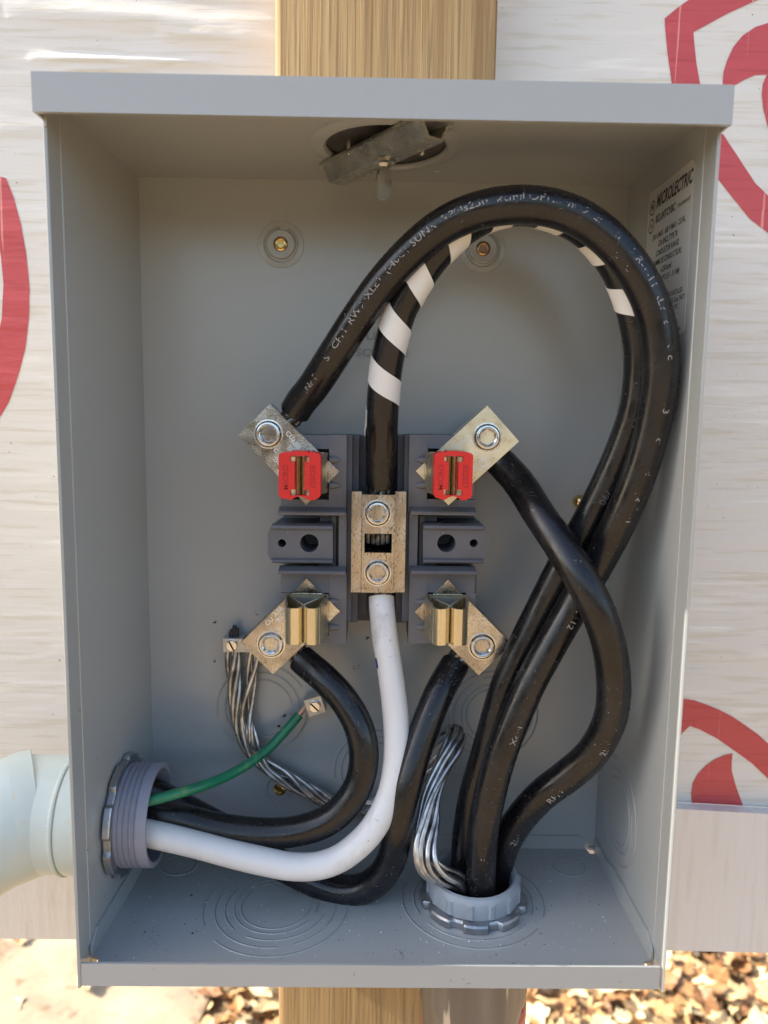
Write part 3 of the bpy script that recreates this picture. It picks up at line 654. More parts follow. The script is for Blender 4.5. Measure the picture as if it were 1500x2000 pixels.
t_ul = terminal(UL, (524, 848), jlu, 1, 'speckled grey metal lug terminal with red cap at the upper left of the block', .3,
    [('ABB', 27, 20.5, 4.0, 0), ('BS2402', 31, 16.3, 4.0, 0), ('CU', 21, 21.5, 4.0, 0), ('C', 21.5, 9.5, 3.6, 0), ('US', 30.5, 10.2, 3.6, 0), ('250KCM', 29.5, 5.5, 3.2, 0), ('AL9', 33, 2.6, 3.2, 0)], PLATE)
t_ur = terminal(UR, (952, 854), jru, 1, 'clean golden lug terminal with red cap at the upper right of the block', .1,
    [('AL9CU', 24, 22.5, 3.2, 1), ('600V', 20, 19.2, 3.2, 1), ('BS2402', 25, 6.3, 4.0, 1), ('ABB', 25, 2.9, 4.0, 1), ('C', 15, 6, 3.6, 1), ('US', 26, 13.5, 3.4, 1)], PLATE_P)
t_ll = terminal(LL, (529, 1259), jll, 1, 'speckled lug terminal with an uncovered brass jaw, lower left', .9,
    [('ABB', 27.5, 3.6+18.5, 4.0, 1), ('BS2402', 30, 18.2, 4.0, 1), ('CU', 19, 19.5, 4.0, 1)], PLATE)
for o in t_ll.children:
    if o.name.startswith('lettering'): COL.objects.unlink(o); bpy.data.objects.remove(o)
def ll_text():
    P = [at(x, y, YB) for x, y in LL]; ua = (P[3]-P[0]).normalized(); va = (P[0]-P[1]).normalized(); mb = MB()
    for s_, px, py, size in (('ABB', 544, 1194, 4.0), ('BS2402', 556, 1200, 4.0), ('CU', 526, 1214, 4.0)):
        o = at(px, py, YB); letter(mb, s_, size, lambda a, b: Vector((0, -.08, 0))+o+ua*a+va*b)
    mb.build('lettering', ETCH, t_ll)
ll_text()
t_lr = terminal(LR, (942, 1263), jrl, 1, 'brown speckled lug terminal with an uncovered brass jaw, lower right', .5, [], PLATE)
def cap(term, jx, jz, sx):
    hw, hh = 11.3*sx, 13.4
    out = [(-hw, -hh+2.6), (-hw+1.2, -hh+1.2), (-7.0*sx, -hh+.6), (-5.0*sx, -hh), (-2.5, -hh+1.5), (0, -hh+2.3), (2.5, -hh+1.5), (5.2*sx, -hh), (8.2*sx, -hh+.3), (hw-1, -hh+1.4), (hw, -hh+2.8),
           (hw, hh-2.2), (hw-1.2, hh-1.2), (7.5*sx, hh-.6), (6.0*sx, hh-.2), (4.6*sx, hh-1.0), (4.4*sx, hh-.1), (-4.6*sx, hh-.1), (-4.8*sx, hh-1.0), (-7*sx, hh-.5), (-hw+1.4, hh-1.3), (-hw, hh-2.2)]
    sl = [(-5.1, -10.8), (5.1, -10.8), (5.1, -7.6), (2.7, -7.6), (2.7, 7.4), (5.1, 7.4), (5.1, 10.6), (-5.1, 10.6), (-5.1, 7.4), (-2.7, 7.4), (-2.7, -7.6), (-5.1, -7.6)]
    mb = MB(); mb.prism(out, lambda u, v, w: (jx+u, w, jz+v), -82.5, -70, 0, [sl])
    es = [e for e in mb.bm.edges if all(abs(q.co.y+82.5) < .01 for q in e.verts) and len(e.link_faces) == 2 and e.calc_face_angle(0) > 1.2 and max(abs(q.co.x-jx) for q in e.verts) > 3]
    bmesh.ops.bevel(mb.bm, geom=es, offset=.5, segments=2, affect='EDGES')
    t = mb.build('jaw_cap', RED, term, 30)
    mb = MB()
    letter(mb, 'MICRO', 4.3, lambda u, v: Vector((jx-7.4*sx-v, -82.56, jz-1.0+u)), 1.05)
    letter(mb, 'BS2027', 4.3, lambda u, v: Vector((jx+6.9*sx+v, -82.56, jz-.5-u)), 1.0)
    mb.build('raised_lettering', REDT, t)
cap(t_ul, jlu[0]+.2, jlu[1]+.6, 1.0)
cap(t_ur, jru[0]+.3, jru[1]+.6, .92)

# ------------------------------------------------------------------ neutral lug
def neutral():
    t = thing('neutral_lug', 'upright neutral lug with two hex screws between the side blocks', 'lug', tuple(at(738, 1060, -30)))
    for x0, x1 in ((687, 704.5), (772, 790)):
        mb = MB(); mb.boxpx(x0, 960, x1, 1157, -51.5, -22, .9); mb.build('bracket_rail', NICKEL, t)
    mb = MB(); A = at(707.5, 966, -48); B = at(769, 1158, -48); h0 = at(712, 1042, -48); h1 = at(765, 1080, -48)
    mb.prism([(A.x, B.z), (B.x, B.z), (B.x, A.z), (A.x, A.z)], lambda u, v, w: (u, w, v), -48, -26, 0, [[(h0.x, h1.z), (h1.x, h1.z), (h1.x, h0.z), (h0.x, h0.z)]])
    mb.build('lug_body', NICKEL, t)
    for py in (1003, 1119):
        c = at(737.5, py, -49); set_screw(t, (c.x, -48, c.z), 7.3, 2.6, 4.9, rot=(math.cos(.5), 0, math.sin(.5)))
    mb = MB(); c = at(738, 1061, -27); mb.box((c.x-9, -27, c.z-8), (c.x+9, -26, c.z+8)); mb.build('window_back', BLACK, t)
    mb = MB()
    for k in range(5): x = c.x-6+3*k; mb.tube([(x, -34, c.z+8), (x, -34.5, c.z+3), (x, -34, c.z+.5+abs(k-2)*.6)], 1.6, 10)
    mb.build('strand_end', STRANDD, t)
neutral()

# ------------------------------------------------------------------ cables
R1 = 9.25
def Pp(l): return [at(x, y, Y) for x, y, Y in l]
def cable_obj(name, label, cat, path, r, m, group=None, n=28, wob=.12):
    t = thing(name, label, cat, tuple(path[len(path)//2]), group)
    mb = MB(); P = [p+Vector((noise.noise(p*.03), noise.noise(p*.03+Vector((9, 0, 0))), noise.noise(p*.03+Vector((0, 9, 0)))))*wob for p in path]
    mb.tube(P, lambda u: r*(1+.012*math.sin(u*31)), n); mb.build('jacket', m, t, 60); return t
def strands(t, p0, p1, n=7, R=4.6, r=2.2, m=STRANDD, goo=True):
    p0 = Vector(p0); p1 = Vector(p1); ax = (p1-p0).normalized(); L = (p1-p0).length; X = ax.orthogonal().normalized(); Y = ax.cross(X)
    for k in range(n):
        mb = MB(); P = []
        for i in range(6):
            a = 2*PI*k/n+i*.18; P.append(p0+ax*L*i/5+(X*math.cos(a)+Y*math.sin(a))*R)
        mb.tube(P, r, 10); mb.build('bare_strand', m, t)
    if goo:
        mb = MB()
        for k in range(26):
            a = random.uniform(0, 6.28); q = p0+ax*random.uniform(-.5, 2.8)+(X*math.cos(a)+Y*math.sin(a))*(R+2.2); s = random.uniform(.8, 2.0)
            mb.lathe([(s*.5, -s), (s, -s*.4), (s*.9, s*.5), (s*.4, s)], q, (random.uniform(-1, 1), random.uniform(-1, 1), 1), 8)
        mb.tube([p0-ax*.2, p0+ax*1.8], lambda u: R+r*.9, 20)
        mb.build('joint_compound', GOO, t, 80)
def print_on(t, path, r, s0, text, size, th=0., flip=1, m=PRINTW, sx=1.):
    """text laid along a cable's jacket, starting s0 mm along the path; th turns it round the jacket"""
    L = [0]
    for i in range(1, len(path)): L.append(L[-1]+(path[i]-path[i-1]).length)
    fr = frames(path)
    V, F = glyphs(text, size, 0, 0); xmin = min(v[0] for v in V) if V else 0
    def fn(u, v):
        s = s0+flip*(u-xmin)*sx; s = max(0, min(L[-1]-.01, s)); j = 0
        j = min(len(L)-2, max(0, int(s/(L[-1])*(len(L)-1)))); 
        while j > 0 and L[j] > s: j -= 1
        while j < len(L)-2 and L[j+1] < s: j += 1
        w = (s-L[j])/(L[j+1]-L[j]); p = path[j].lerp(path[j+1], w); Nn = fr[j][1].lerp(fr[j+1][1], w).normalized(); B = fr[j][2].lerp(fr[j+1][2], w).normalized()
        a = th+flip*v/r; return p+(Nn*math.cos(a)-B*math.sin(a))*(r+.22) if True else None
    mb = MB(); mb.add([fn(u, v) for u, v in V], F); mb.build('printed_text', m, t)

pA = spline(Pp([(577, 803, -38), (590, 782, -42), (614, 752, -49), (652, 693, -60), (698, 622, -68), (748, 552, -75), (803, 492, -82), (862, 444, -88), (932, 412, -94), (1012, 400, -98), (1085, 408, -100), (1150, 437, -101), (1210, 490, -101), (1255, 556, -101), (1281, 625, -100), (1291, 700, -99), (1284, 790, -96), (1257, 900, -91), (1218, 1000, -85), (1176, 1083, -77), (1122, 1178, -73), (1068, 1274, -72), (1026, 1355, -72), (980, 1468, -72), (957, 1552, -71), (942, 1634, -70), (939, 1700, -69), (939, 1745, -68.5), (940, 1800, -68)]), 3)
pB = spline(Pp([(744.5, 946, -38), (745, 900, -43), (746, 830, -50), (749, 770, -54), (755, 715, -58), (767, 655, -62), (786, 598, -66), (815, 545, -70), (853, 493, -74), (903, 446, -76), (958, 416, -76), (1018, 405, -77), (1085, 418, -78), (1147, 451, -79), (1195, 505, -80), (1228, 570, -81), (1246, 640, -81), (1253, 705, -80), (1245, 790, -78), (1222, 862, -74), (1188, 940, -69), (1148, 1020, -64), (1108, 1090, -60), (1062, 1180, -56), (1020, 1265, -54), (984, 1350, -53), (951, 1468, -52), (926, 1552, -51), (912, 1634, -51), (908, 1700, -51), (908, 1760, -51), (908, 1800, -51)]), 3)
pC = spline(Pp([(974, 900, -36), (988, 914, -40), (1017, 948, -52), (1052, 1003, -70), (1092, 1062, -84), (1132, 1125, -95), (1166, 1190, -99), (1188, 1255, -98), (1198, 1320, -94), (1196, 1385, -88), (1180, 1432, -82), (1150, 1478, -76), (1108, 1515, -70), (1058, 1553, -64), (1015, 1600, -57), (985, 1650, -52), (972, 1700, -49), (966, 1745, -48), (965, 1790, -47)]), 3)
pD = spline(Pp([(588, 1286, -37), (601, 1298, -40), (633, 1325, -48), (668, 1362, -54), (697, 1410, -59), (710, 1460, -62), (707, 1510, -64), (688, 1556, -66), (650, 1596, -66), (600, 1618, -65), (540, 1627, -64), (475, 1625, -62), (415, 1615, -60), (360, 1600, -59), (305, 1588, -58), (255, 1580, -58), (180, 1580, -58)]), 3)
pE = spline(Pp([(745, 1166, -37), (746, 1190, -40), (751, 1240, -45), (759, 1290, -49), (767, 1345, -53), (773, 1400, -57), (775, 1450, -61), (772, 1500, -65), (762, 1550, -69), (742, 1597, -73), (712, 1638, -76), (668, 1674, -78), (622, 1691, -79), (570, 1692, -78), (510, 1681, -76), (450, 1667, -73), (390, 1651, -71), (330, 1636, -70), (280, 1625, -69), (215, 1610, -66), (150, 1600, -62)]), 3)
pF = spline(Pp([(889, 1297, -37), (879, 1314, -41), (860, 1348, -49), (840, 1395, -56), (820, 1450, -62), (803, 1505, -67), (789, 1560, -70), (778, 1618, -70), (768, 1668, -67), (747, 1709, -63), (711, 1735, -59), (665, 1738, -55), (615, 1722, -51), (560, 1695, -47), (500, 1660, -44), (440, 1622, -42), (380, 1590, -42), (325, 1562, -42), (285, 1545, -44), (240, 1538, -46), (180, 1540, -50)]), 3)
cA = cable_obj('power_cable', 'thick black printed cable arching from the upper left lug down into the floor hub', 'cable', pA, R1, RUBBER, 'thick black cables in the meter box')
cB = cable_obj('power_cable', 'black cable spiralled with white tape from the centre lug over to the floor hub', 'cable', pB, R1, RUBBER, 'thick black cables in the meter box')
cC = cable_obj('power_cable', 'black cable from the clean golden lug crossing in front of two others to the hub', 'cable', pC, R1, RUBBER, 'thick black cables in the meter box')
cD = cable_obj('power_cable', 'black cable curling from the lower left lug into the left conduit above the white cable', 'cable', pD, 8.9, RUBBER, 'thick black cables in the meter box')
cE = cable_obj('neutral_cable', 'smudged white cable sweeping from the neutral lug to the left conduit', 'cable', pE, 7.8, WHITEJ)
cF = cable_obj('power_cable', 'scraped black cable from the lower right lug passing under the white cable', 'cable', pF, 9.0, RUBBER, 'thick black cables in the meter box')
strands(cA, at(579, 800, -38), at(566, 822, -37)); strands(cB, at(744, 940, -38), at(743, 962, -37)); strands(cC, at(975, 901, -36), at(966, 892, -36), goo=False)
strands(cD, at(591, 1289, -37), at(572, 1266, -37)); strands(cF, at(888, 1299, -37), at(900, 1276, -37)); strands(cE, at(745, 1170, -37), at(745, 1152, -36), m=STRANDD, goo=False)

def helix_tape():
    L = [0]
    for i in range(1, len(pB)): L.append(L[-1]+(pB[i]-pB[i-1]).length)
    fr = frames(pB)
    def sat(py_target, px_lo):      # arc length where the cable passes a sighted height
        best = min(range(len(pB)), key=lambda i: (pB[i]-at(px_lo, py_target, pB[i].y)).length); return L[best]
    sA = sat(826, 746); sB = sat(672, 1250)
    pitch = 30.2; wd = 14.5
    def pt(s, a, r):
        s = max(0, min(L[-1]-.01, s)); j = min(len(L)-2, int(s/L[-1]*(len(L)-1)))
        while j > 0 and L[j] > s: j -= 1
        while j < len(L)-2 and L[j+1] < s: j += 1
        w_ = (s-L[j])/(L[j+1]-L[j]); p = pB[j].lerp(pB[j+1], w_); Nn = fr[j][1].lerp(fr[j+1][1], w_).normalized(); B = fr[j][2].lerp(fr[j+1][2], w_).normalized()
        return p+(Nn*math.cos(a)+B*math.sin(a))*r
    mb = MB(); turns = (sB-sA)/pitch; n = int(turns*36); nw = 5; vs = []
    for layer, r in ((0, R1+.18), (1, R1+.42)):
        for i in range(n+1):
            a = 2*PI*i/36+math.radians(70); s = sA+pitch*i/36
            for k in range(nw+1):
                ed = 1+(.25 if i < 2 else 0)
                rr = r+(.9*(1-i/3) if i < 3 and k < 2 else 0)+.12*noise.noise(Vector((i*.2, k, 0)))
                vs.append(pt(s+wd*(k/nw-.5)+.5*noise.noise(Vector((i*.08, 4, 0))), TW*a, rr))
    m = (n+1)*(nw+1); F = []
    for i in range(n):
        for k in range(nw):
            a_ = i*(nw+1)+k; F += [(a_, a_+1, a_+nw+2, a_+nw+1), (m+a_+1, m+a_, m+a_+nw+1, m+a_+nw+2)]
        for k in (0, nw):
            a_ = i*(nw+1)+k; F.append((a_, a_+nw+1, m+a_+nw+1, m+a_))
    for k in range(nw):
        F += [(k, k+1, m+k+1, m+k)]; b_ = n*(nw+1)+k; F += [(b_, b_+1, m+b_+1, m+b_)]
    mb.add(vs, F); o = mb.build('marking_tape', WHITET, cB, 50)
TW = -1
helix_tape()

def word(t, path, px, py, text, size=4.6, th=.0, flip=1, m=PRINTW, sx=1.25):
    i = min(range(len(path)), key=lambda i: (path[i]-at(px, py, path[i].y)).length); L = sum((path[j]-path[j-1]).length for j in range(1, i+1))
    V, F = glyphs(text, size, 0, 0); wd = (max(v[0] for v in V)-min(v[0] for v in V))*sx
    print_on(t, path, R1, L-flip*wd/2, text, size, th, flip, m, sx)
for px, py, tx in ((617, 738, '.NPT'), (654, 690, 'S'), (672, 664, 'CPM'), (712, 604, 'RW90'), (742, 566, 'XLET'), (790, 518, '(-40C)'), (868, 456, 'SUNRI-RPMs'), (942, 424, '250'), (992, 411, 'kcmil'), (1042, 408, 'OF'), (1098, 421, '127mm2'), (1152, 445, 'E:'), (1192, 478, '.n'), (1222, 515, 'inR-'), (1240, 548, 'r-1'), (1256, 590, '1.XL3'), (1272, 640, '2'), (1286, 690, '8 c'), (1282, 790, '.:3'), (1268, 850, 'ik'), (1246, 905, '3:'), (1222, 962, 'x'), (1205, 1000, 'n'), (1105, 1200, '3512'), (1000, 1425, 'NPX')):
    word(cA, pA, px, py, tx, 4.9, .14)
for px, py in ((1222, 480), (1240, 500)): word(cA, pA, px, py, '.c..', 4, -.55)
word(cB, pB, 1218, 800, '21144', 5.4, -.1, 1, PRINTD); word(cB, pB, 1170, 940, 'RW90', 5.4, -.1, 1, PRINTD)
word(cC, pC, 1120, 1105, 'nl', 5.4, .2, 1, PRINTD)
for px, py, tx in ((1165, 1435, '250'), (1083, 1540, 'RPM'), (1000, 1620, '250')): word(cC, pC, px, py, tx, 5.2, .1, -1)
word(cA, pA, 950, 1655, 'c', 5, 0)
def blue_mark():
    c = at(735, 1290, -49); mb = MB(); fr = frames(pE); j = min(range(len(pE)), key=lambda i: (pE[i]-at(759, 1290, -49)).length); vs = []
    for i in range(5):
        for k in range(5):
            a = math.radians(58+k*10); q = j-1+i*.5; p = pE[int(q)].lerp(pE[int(q)+1], q-int(q)); T, Nn, B = fr[int(q)]
            side = B if (B.x < 0) else -B; vs.append(p+(Nn*math.cos(a)+side*math.sin(a))*7.95)
    mb.add(vs, [(i*5+k, i*5+k+1, i*5+k+6, i*5+k+5) for i in range(4) for k in range(4)]); mb.build('blue_mark', BLUEINK, cE)
blue_mark()

def scuffs(t, path, r, n, lo, hi, seed, m, spread=.9, lmax=5., clus=None):
    rnd = random.Random(seed); fr = frames(path); mb = MB()
    for k in range(n):
        u = rnd.uniform(lo, hi) if not clus or rnd.random() > .6 else rnd.gauss(*clus)
        i = int(max(2, min(len(path)-4, u*len(path)))); a0 = rnd.gauss(0, spread); ln = rnd.uniform(1, lmax); an = rnd.uniform(0, 6.28) if not clus else rnd.gauss(.5, .35); wdt = rnd.uniform(.08, .22); vs = []
        for j in range(5):
            q = (j/4-.5)*ln; ds = q*math.cos(an); da = q*math.sin(an)/r+.03*math.sin(j*2.1+k); T, Nn, B = fr[i]; st = (path[i+1]-path[i]).length; f = i+ds/st; f = max(0, min(len(path)-2.01, f)); p = path[int(f)].lerp(path[int(f)+1], f-int(f)); T, Nn, B = fr[int(f)]
            for sg in (-1, 1):
                a = a0+da+sg*wdt*abs(math.cos(an))/r*(1-abs(j-2)*.4); pp = p+T*(sg*wdt*abs(math.sin(an))*(1-abs(j-2)*.4)); vs.append(pp+(Nn*math.cos(a)+B*math.sin(a))*(r+.15))
        mb.add(vs, [(2*j, 2*j+1, 2*j+3, 2*j+2) for j in range(4)])
    tag(mb.build('scuff_marks', m, t), kind='stuff')
SCUFF = mat('grey_scuff', (.14, .135, .13), .7, 0, .3, 300); SCUFFW = mat('brown_scuff', (.40, .36, .31), .6, 0, .3, 300)
scuffs(cF, pF, 9.0, 90, .02, .5, 3, SCUFF, clus=(.045, .015)); scuffs(cD, pD, 8.9, 60, .02, .7, 4, SCUFF, clus=(.08, .05))
scuffs(cA, pA, R1, 90, .1, .97, 5, SCUFF, lmax=3); scuffs(cC, pC, R1, 70, .02, .95, 6, SCUFF, lmax=5); scuffs(cB, pB, R1, 50, .4, .97, 7, SCUFF, lmax=3)
scuffs(cE, pE, 7.8, 34, .0, .75, 9, SCUFFW, lmax=3, clus=(.06, .05))

# green bonding wire
pG = spline(Pp([(600, 1379, -9), (590, 1390, -10), (563, 1421, -14), (527, 1460, -20), (485, 1492, -30), (440, 1517, -42), (395, 1535, -55), (345, 1550, -66), (300, 1562, -71), (262, 1570, -72), (215, 1575, -68)]), 2.5)
t = thing('bonding_wire', 'thin green wire from the tilted earth lug into the left conduit', 'wire', tuple(pG[len(pG)//2]))
mb = MB(); mb.tube(pG[3:], 3.15, 18); mb.build('jacket', GREENJ, t)
mb = MB()
for k in range(5):
    a = 2*PI*k/5; mb.tube([pG[4]+Vector((math.cos(a), -math.sin(a)*.8, 0)), at(602, 1375, -7)+Vector((math.cos(a), 0, math.sin(a)))], .8, 8)
mb.build('copper_core', COPPER, t)

# bare earthing strands
def bare():
    common = [(916, 1745, -62), (893, 1722, -70), (862, 1712, -76), (838, 1690, -78), (830, 1650, -74), (836, 1600, -66), (846, 1545, -58), (866, 1495, -50), (884, 1462, -45), (892, 1442, -38), (889, 1430, -29), (876, 1434, -21), (858, 1462, -17), (835, 1500, -15), (795, 1540, -13), (735, 1572, -10), (690, 1575, -10), (640, 1562, -10), (590, 1540, -11), (550, 1515, -12), (520, 1497, -12)]
    l1 = [(490, 1468, -11), (472, 1430, -10), (462, 1385, -9), (456, 1335, -8), (456, 1295, -8), (456, 1262, -8)]
    l2 = [(500, 1462, -12), (489, 1425, -11), (484, 1390, -9), (487, 1345, -9), (493, 1300, -9), (497, 1262, -9)]
    t = thing('earthing_conductor', 'bare twisted aluminium strands looping from the floor hub to the left earth lug', 'bare wire', tuple(at(700, 1575, -10)))
    rnd = random.Random(5)
    for k in range(9):
        P = spline(Pp(common+(l1 if k < 5 else l2)), 2.5); fr = frames(P); n = len(P); ph = 2*PI*(k if k < 5 else k-5+.4)/(5 if k < 5 else 4); out = []; j1, j2 = rnd.uniform(0, 9), rnd.uniform(.75, 1.15)
        LL_ = sum((P[i]-P[i-1]).length for i in range(1, n))
        for i, p in enumerate(P):
            u = i/(n-1); s = u*LL_; 
            tw = ph+.6*math.sin(s*.018+j1)+ (s*.022 if s < 130 else 2.86+(s-130)*.06)
            spread = 3.0+3.0*math.exp(-((s-55)/40)**2)+2.6*math.exp(-((s-115)/22)**2)
            g = min(1, max(0, (s-120)/40)); spread += g*1.3*(1-.6*min(1, max(0, (u-.7)/.1)))
            if s < 14: spread *= .5+s/28
            T, Nn, B = fr[i]; ex = 1+.25*noise.noise(Vector((s*.03, k*3.1, 0)))
            out.append(p+(Nn*math.cos(tw)*.8+B*math.sin(tw))*spread*j2*ex)
        mb = MB(); mb.tube(out, rnd.uniform(1.45, 1.75), 9); mb.build('strand', BARE, t, 70)
    mb = MB()
    for dx, h in ((-2.4, 3.5), (0, 6.5), (2.2, 5)):
        p = at(457, 1243, -8)+Vector((dx*.8, 0, 0)); mb.tube([p-Vector((0, 0, 2)), p+Vector((0, 0, h*.6)), p+Vector((.6, 0, h+1))], lambda u: 1.7-.5*u, 10)
    mb.build('strand_tip', GOO, t)
bare()

def earth_lug(px, py, rot, w_, h_, label, ext=0):
    c = at(px, py, -8); t = thing('earth_lug', label, 'lug', tuple(c), 'small earth lugs on the back panel')
    R = Matrix.Rotation(rot, 4, 'Y'); M = Matrix.Translation((c.x, 0, c.z)) @ R
    mb = MB(); mb.box((-w_/2, -13, -h_/2), (w_/2+ext, -2.5, h_/2), .5, M); mb.box((-w_/2+1, -2.6, -h_/2+1), (w_/2+ext-1, 0, h_/2-1), .2, M); mb.build('lug_body', LUGM, t)
    mb = MB(); r = 3.9; o = M @ Vector((0, -13, 0))
    mb.lathe([(r+.5, -.3), (r+.4, .15), (r, .1), (r, 1.4), (r-.5, 1.9)], o, (0, -1, 0), 32); s = mb.build('slot_screw', SCREWM, t)
    mb = MB(); sa = Matrix.Translation(o) @ Matrix.Rotation(rot+1.1, 4, 'Y'); mb.box((-r+.6, -2.0, -.5), (r-.6, -1.5, .5), 0, sa); mb.build('slot', BLACK, s)
LUGM = mat('cast_aluminium_lug', (.55, .54, .51), .42, .7, .08, 120, bump=.3, bs=500)
earth_lug(456, 1256, 0, 11.5, 9.0, 'small earth lug beside the lower left jaw terminal, holding bare strands', 12)
earth_lug(616, 1374, -.32, 11.5, 11.5, 'small tilted earth lug gripping the green wire')
# ------------------------------------------------------------------ conduits
def locknut_profile(r, n=8, depth=2.6, ph=0.):
    def f(a):
        x = ((a+ph) % (2*PI/n))/(2*PI/n); return r-depth*(1 if .37 < x < .63 else (0 if x < .30 or x > .70 else (1-abs(min(abs(x-.37), abs(x-.63)))/.07)))
    return f
def left_conduit():
    t = thing('conduit_connector', 'grey threaded plastic connector with metal locknut through the left side', 'connector', (-154, CY, CZ))
    prof = [(26.2, -60), (26.2, 22.5), (26.6, 23.6), (29.2, 24), (29.8, 23.2), (29.8, 18.6)]
    for k in range(5):
        b = 18.6-k*3.2; prof += [(29.8, b), (29.9, b-.5), (29.0, b-1.2), (28.7, b-1.8), (29.3, b-2.6), (30.0, b-2.9)]
    prof += [(29.8, 0), (29.8, -5)]
    mb = MB(); mb.lathe(prof, (-154, CY, CZ), (1, 0, 0), 96, closed=True); mb.build('threaded_end', PVC, t, 40)
    mb = MB(); f = locknut_profile(35.6, 8, 2.2, .35)
    mb.lathe([(30.1, .4), (lambda a: f(a)-.4, .4), (f, .9), (f, 3.9), (lambda a: f(a)-.6, 4.6), (33.0, 4.7), (30.1, 4.4)], (Xl(CY)+.2, CY, CZ), (1, 0, 0), 192, closed=True); mb.build('locknut', NUTM, t, 30)
    mb = MB(); mb.lathe([(26.5, -62), (33.9, -62), (33.9, -29.6), (34.9, -29.5), (35.2, -29.0), (35.2, -27.6), (34.9, -27.1), (33.7, -26.9), (33.7, -26.4), (34.4, -26.2), (34.4, -2.5), (26.5, -2.5)], (-154, CY, CZ), (1, 0, 0), 96, closed=True); mb.build('coupling', PVCO, t, 40)
    t2 = thing('pvc_elbow', 'pale grey plastic elbow curving down at the left edge of the picture', 'elbow', (-205, CY, CZ))
    P = spline([(-204, CY+2, CZ), (-212, CY-2, CZ-1), (-230, CY-11, CZ-6), (-248, CY-20, CZ-18), (-262, CY-27, CZ-38), (-270, CY-31, CZ-66), (-272, CY-32, CZ-160)], 3)
    mb = MB(); mb.tube(P, 36.6, 64); mb.build('bend', PVCO, t2, 60)
    mb = MB(); mb.lathe([(33.4, 5), (36.0, 5), (36.7, 4.4), (36.9, -4), (36.6, -8), (33.4, -8)], (-208, CY, CZ), (.88, .46, .08), 96, closed=True); mb.build('socket_rim', PVCO, t2, 40)
left_conduit()
def hub():
    t = thing('hub_bushing', 'grey ribbed plastic bushing on a notched locknut in the box floor', 'bushing', (HX, HY, 0))
    rf = lambda a: 28.3+(.9 if (a % (2*PI/14)) < .10 else 0)
    mb = MB(); mb.lathe([(22.8, -30), (22.8, 14), (23.6, 17), (25.2, 18.2), (26.9, 17.6), (27.8, 15.8), (rf, 14.6), (rf, 6.2), (28.0, 5.4), (26, 5.2), (26, -30)], (HX, HY, 0), (0, 0, 1), 168, closed=True); mb.build('bushing', BUSH, t, 32)
    mb = MB(); f = locknut_profile(33.2, 9, 2.7, .25)
    mb.lathe([(26.2, .3), (lambda a: f(a)-.3, .3), (f, .9), (f, 4.2), (lambda a: f(a)-.9, 5.2), (29.5, 5.5), (26.2, 5.3)], (HX, HY, 0), (0, 0, 1), 192, closed=True); mb.build('locknut', NUTM, t, 30)
    t = thing('hex_connector', 'weathered hexagonal metal cable connector under the box floor', 'connector', (HX, HY, -8))
    h6 = lambda a: min(hexr(36.5)(a), 34.3); h6b = hexr(34.2)
    mb = MB(); mb.lathe([(30, -1.6), (h6b, -1.8), (h6, -3.4), (h6, -52), (lambda a: min(h6(a), 33.2), -60), (31.5, -64), (30, -90)], (62.5, HY-2, 0), (0, 0, 1), 96, ref=(math.cos(.314), math.sin(.314), 0)); mb.build('hex_body', FITM, t, 25)
    mb = MB(); mb.lathe([(29, -69), (31.5, -69), (33.0, -71), (33.0, -90), (29, -90)], (65.0, HY+4, 0), (0, 0, 1), 64); mb.build('gasket_ring', PINK, t)
hub()

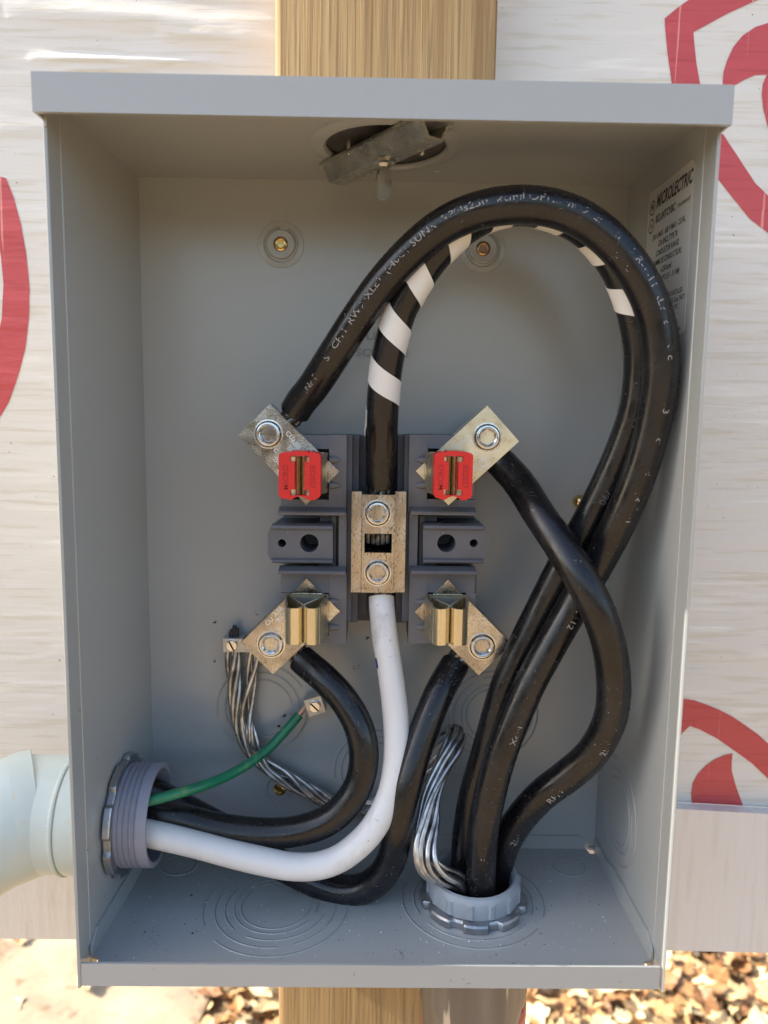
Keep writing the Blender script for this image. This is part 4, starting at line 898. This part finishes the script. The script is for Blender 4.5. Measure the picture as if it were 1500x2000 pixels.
# ------------------------------------------------------------------ shavings and specks
def debris():
    mb = MB(); md = MB(); rnd = random.Random(11)
    def chip(m_, p, s, flat=.35):
        R = Matrix.Rotation(rnd.uniform(0, 6.3), 3, Vector((rnd.uniform(-1, 1), rnd.uniform(-1, 1), rnd.uniform(-1, 1))).normalized())
        q = [R @ Vector((s*rnd.uniform(.5, 1.4), 0, 0)), R @ Vector((-s*.5, s*.6, 0)), R @ Vector((-s*.4, -s*.6, s*.2)), R @ Vector((0, 0, s*flat*1.5))]
        m_.add([p+v for v in q], [(0, 1, 2), (0, 1, 3), (1, 2, 3), (0, 2, 3)])
    for i in range(620):
        x = rnd.uniform(-148, 148); y = -rnd.uniform(2, 116) 
        if (Vector((x-HX, y-HY, 0))).length < 36: continue
        z = .25
        if abs(x) > 142 and rnd.random() < .5: continue
        big = rnd.random() < .06
        chip(mb if rnd.random() < .55 else md, Vector((x, y, z)), rnd.uniform(.32, .62)*(2.0 if big else 1))
    for k in range(70):    # a denser trail below the black cable and round the hub
        a = rnd.uniform(0, 6.3); r = rnd.uniform(36, 48); chip(mb if rnd.random() < .5 else md, Vector((HX+r*math.cos(a), HY+r*math.sin(a), .25)), rnd.uniform(.25, .7))
    for path, r, s0, s1, n in ((pA, R1, .55, 1, 90), (pB, R1, .6, 1, 40), (pC, R1, .45, 1, 60), (pD, 8.9, .3, .9, 45), (pF, 9., .35, .65, 50)):
        fr = frames(path)
        for k in range(n):
            i = int((s0+(s1-s0)*rnd.random())*(len(path)-2)); T, Nn, B = fr[i]; a = rnd.gauss(0, .8); chip(mb, path[i].lerp(path[i+1], rnd.random())+(Nn*math.cos(a)+B*math.sin(a))*(r+.1), rnd.uniform(.2, .42))
    for px, py, s in ((420, 1216, 1.1), (417, 1292, 1.0), (718, 1247, 1.3), (690, 1305, .9), (700, 1303, .8), (545, 1420, 1.6), (555, 1400, 1.4), (1004, 1290, .5), (500, 1198, .7)):
        for _ in range(3): chip(md, at(px+rnd.uniform(-3, 3), py+rnd.uniform(-3, 3), -.6), s, .2)
    for px, py, n, sp in ((783, 1862, 40, 9), (300, 1838, 26, 8), (1120, 1668, 40, 12), (1165, 1662, 16, 5), (720, 1760, 26, 8), (965, 1868, 16, 6), (880, 1850, 14, 10), (1040, 1665, 24, 12)):
        c = at_z(px, py, .2)
        for _ in range(n): chip(md if rnd.random() < .8 else mb, c+Vector((rnd.gauss(0, sp*.35), rnd.gauss(0, sp*.25), 0)), rnd.uniform(.2, .5), .15)
    for px, py, Y, a, ln in ((692, 1903, -120.5, 1.5, 2.6), (1100, 1886, -120.5, 0, 9), (1040, 1886, -120.5, 0, 5), (915, 1921, -120.5, .1, 3), (880, 1915, -120.5, .5, 2), (905, 1912, -120.5, -.4, 1.5), (1210, 1918, -120.5, .1, 2), (300, 1892, -120.5, .6, 1.2)):
        c = at(px, py, Y)-Vector((0, .12, 0)); e = Vector((math.cos(a), 0, math.sin(a)))*ln/2; f = Vector((-math.sin(a), 0, math.cos(a)))*.13
        md.add([c-e, c+f, c+e, c-f], [(0, 1, 2, 3)])
    for px, py in ((160, 1388), (124, 1290), (118, 820), (170, 1610), (175, 1660), (205, 1750), (190, 1480), (125, 700)):
        c = at_x(px, py, -153.6); chip(md, Vector((Xl(c.y)+.1, c.y, c.z)), rnd.uniform(.4, .8), .15)
    tag(mb.build('metal_shavings', SHAV), 'tiny bright shavings scattered over the box floor and cables', 'shavings', kind='stuff')
    tag(md.build('dark_crumbs', DARKB), 'tiny black crumbs scattered over the box floor', 'crumbs', kind='stuff')
debris()
SC.cycles.max_bounces = 10
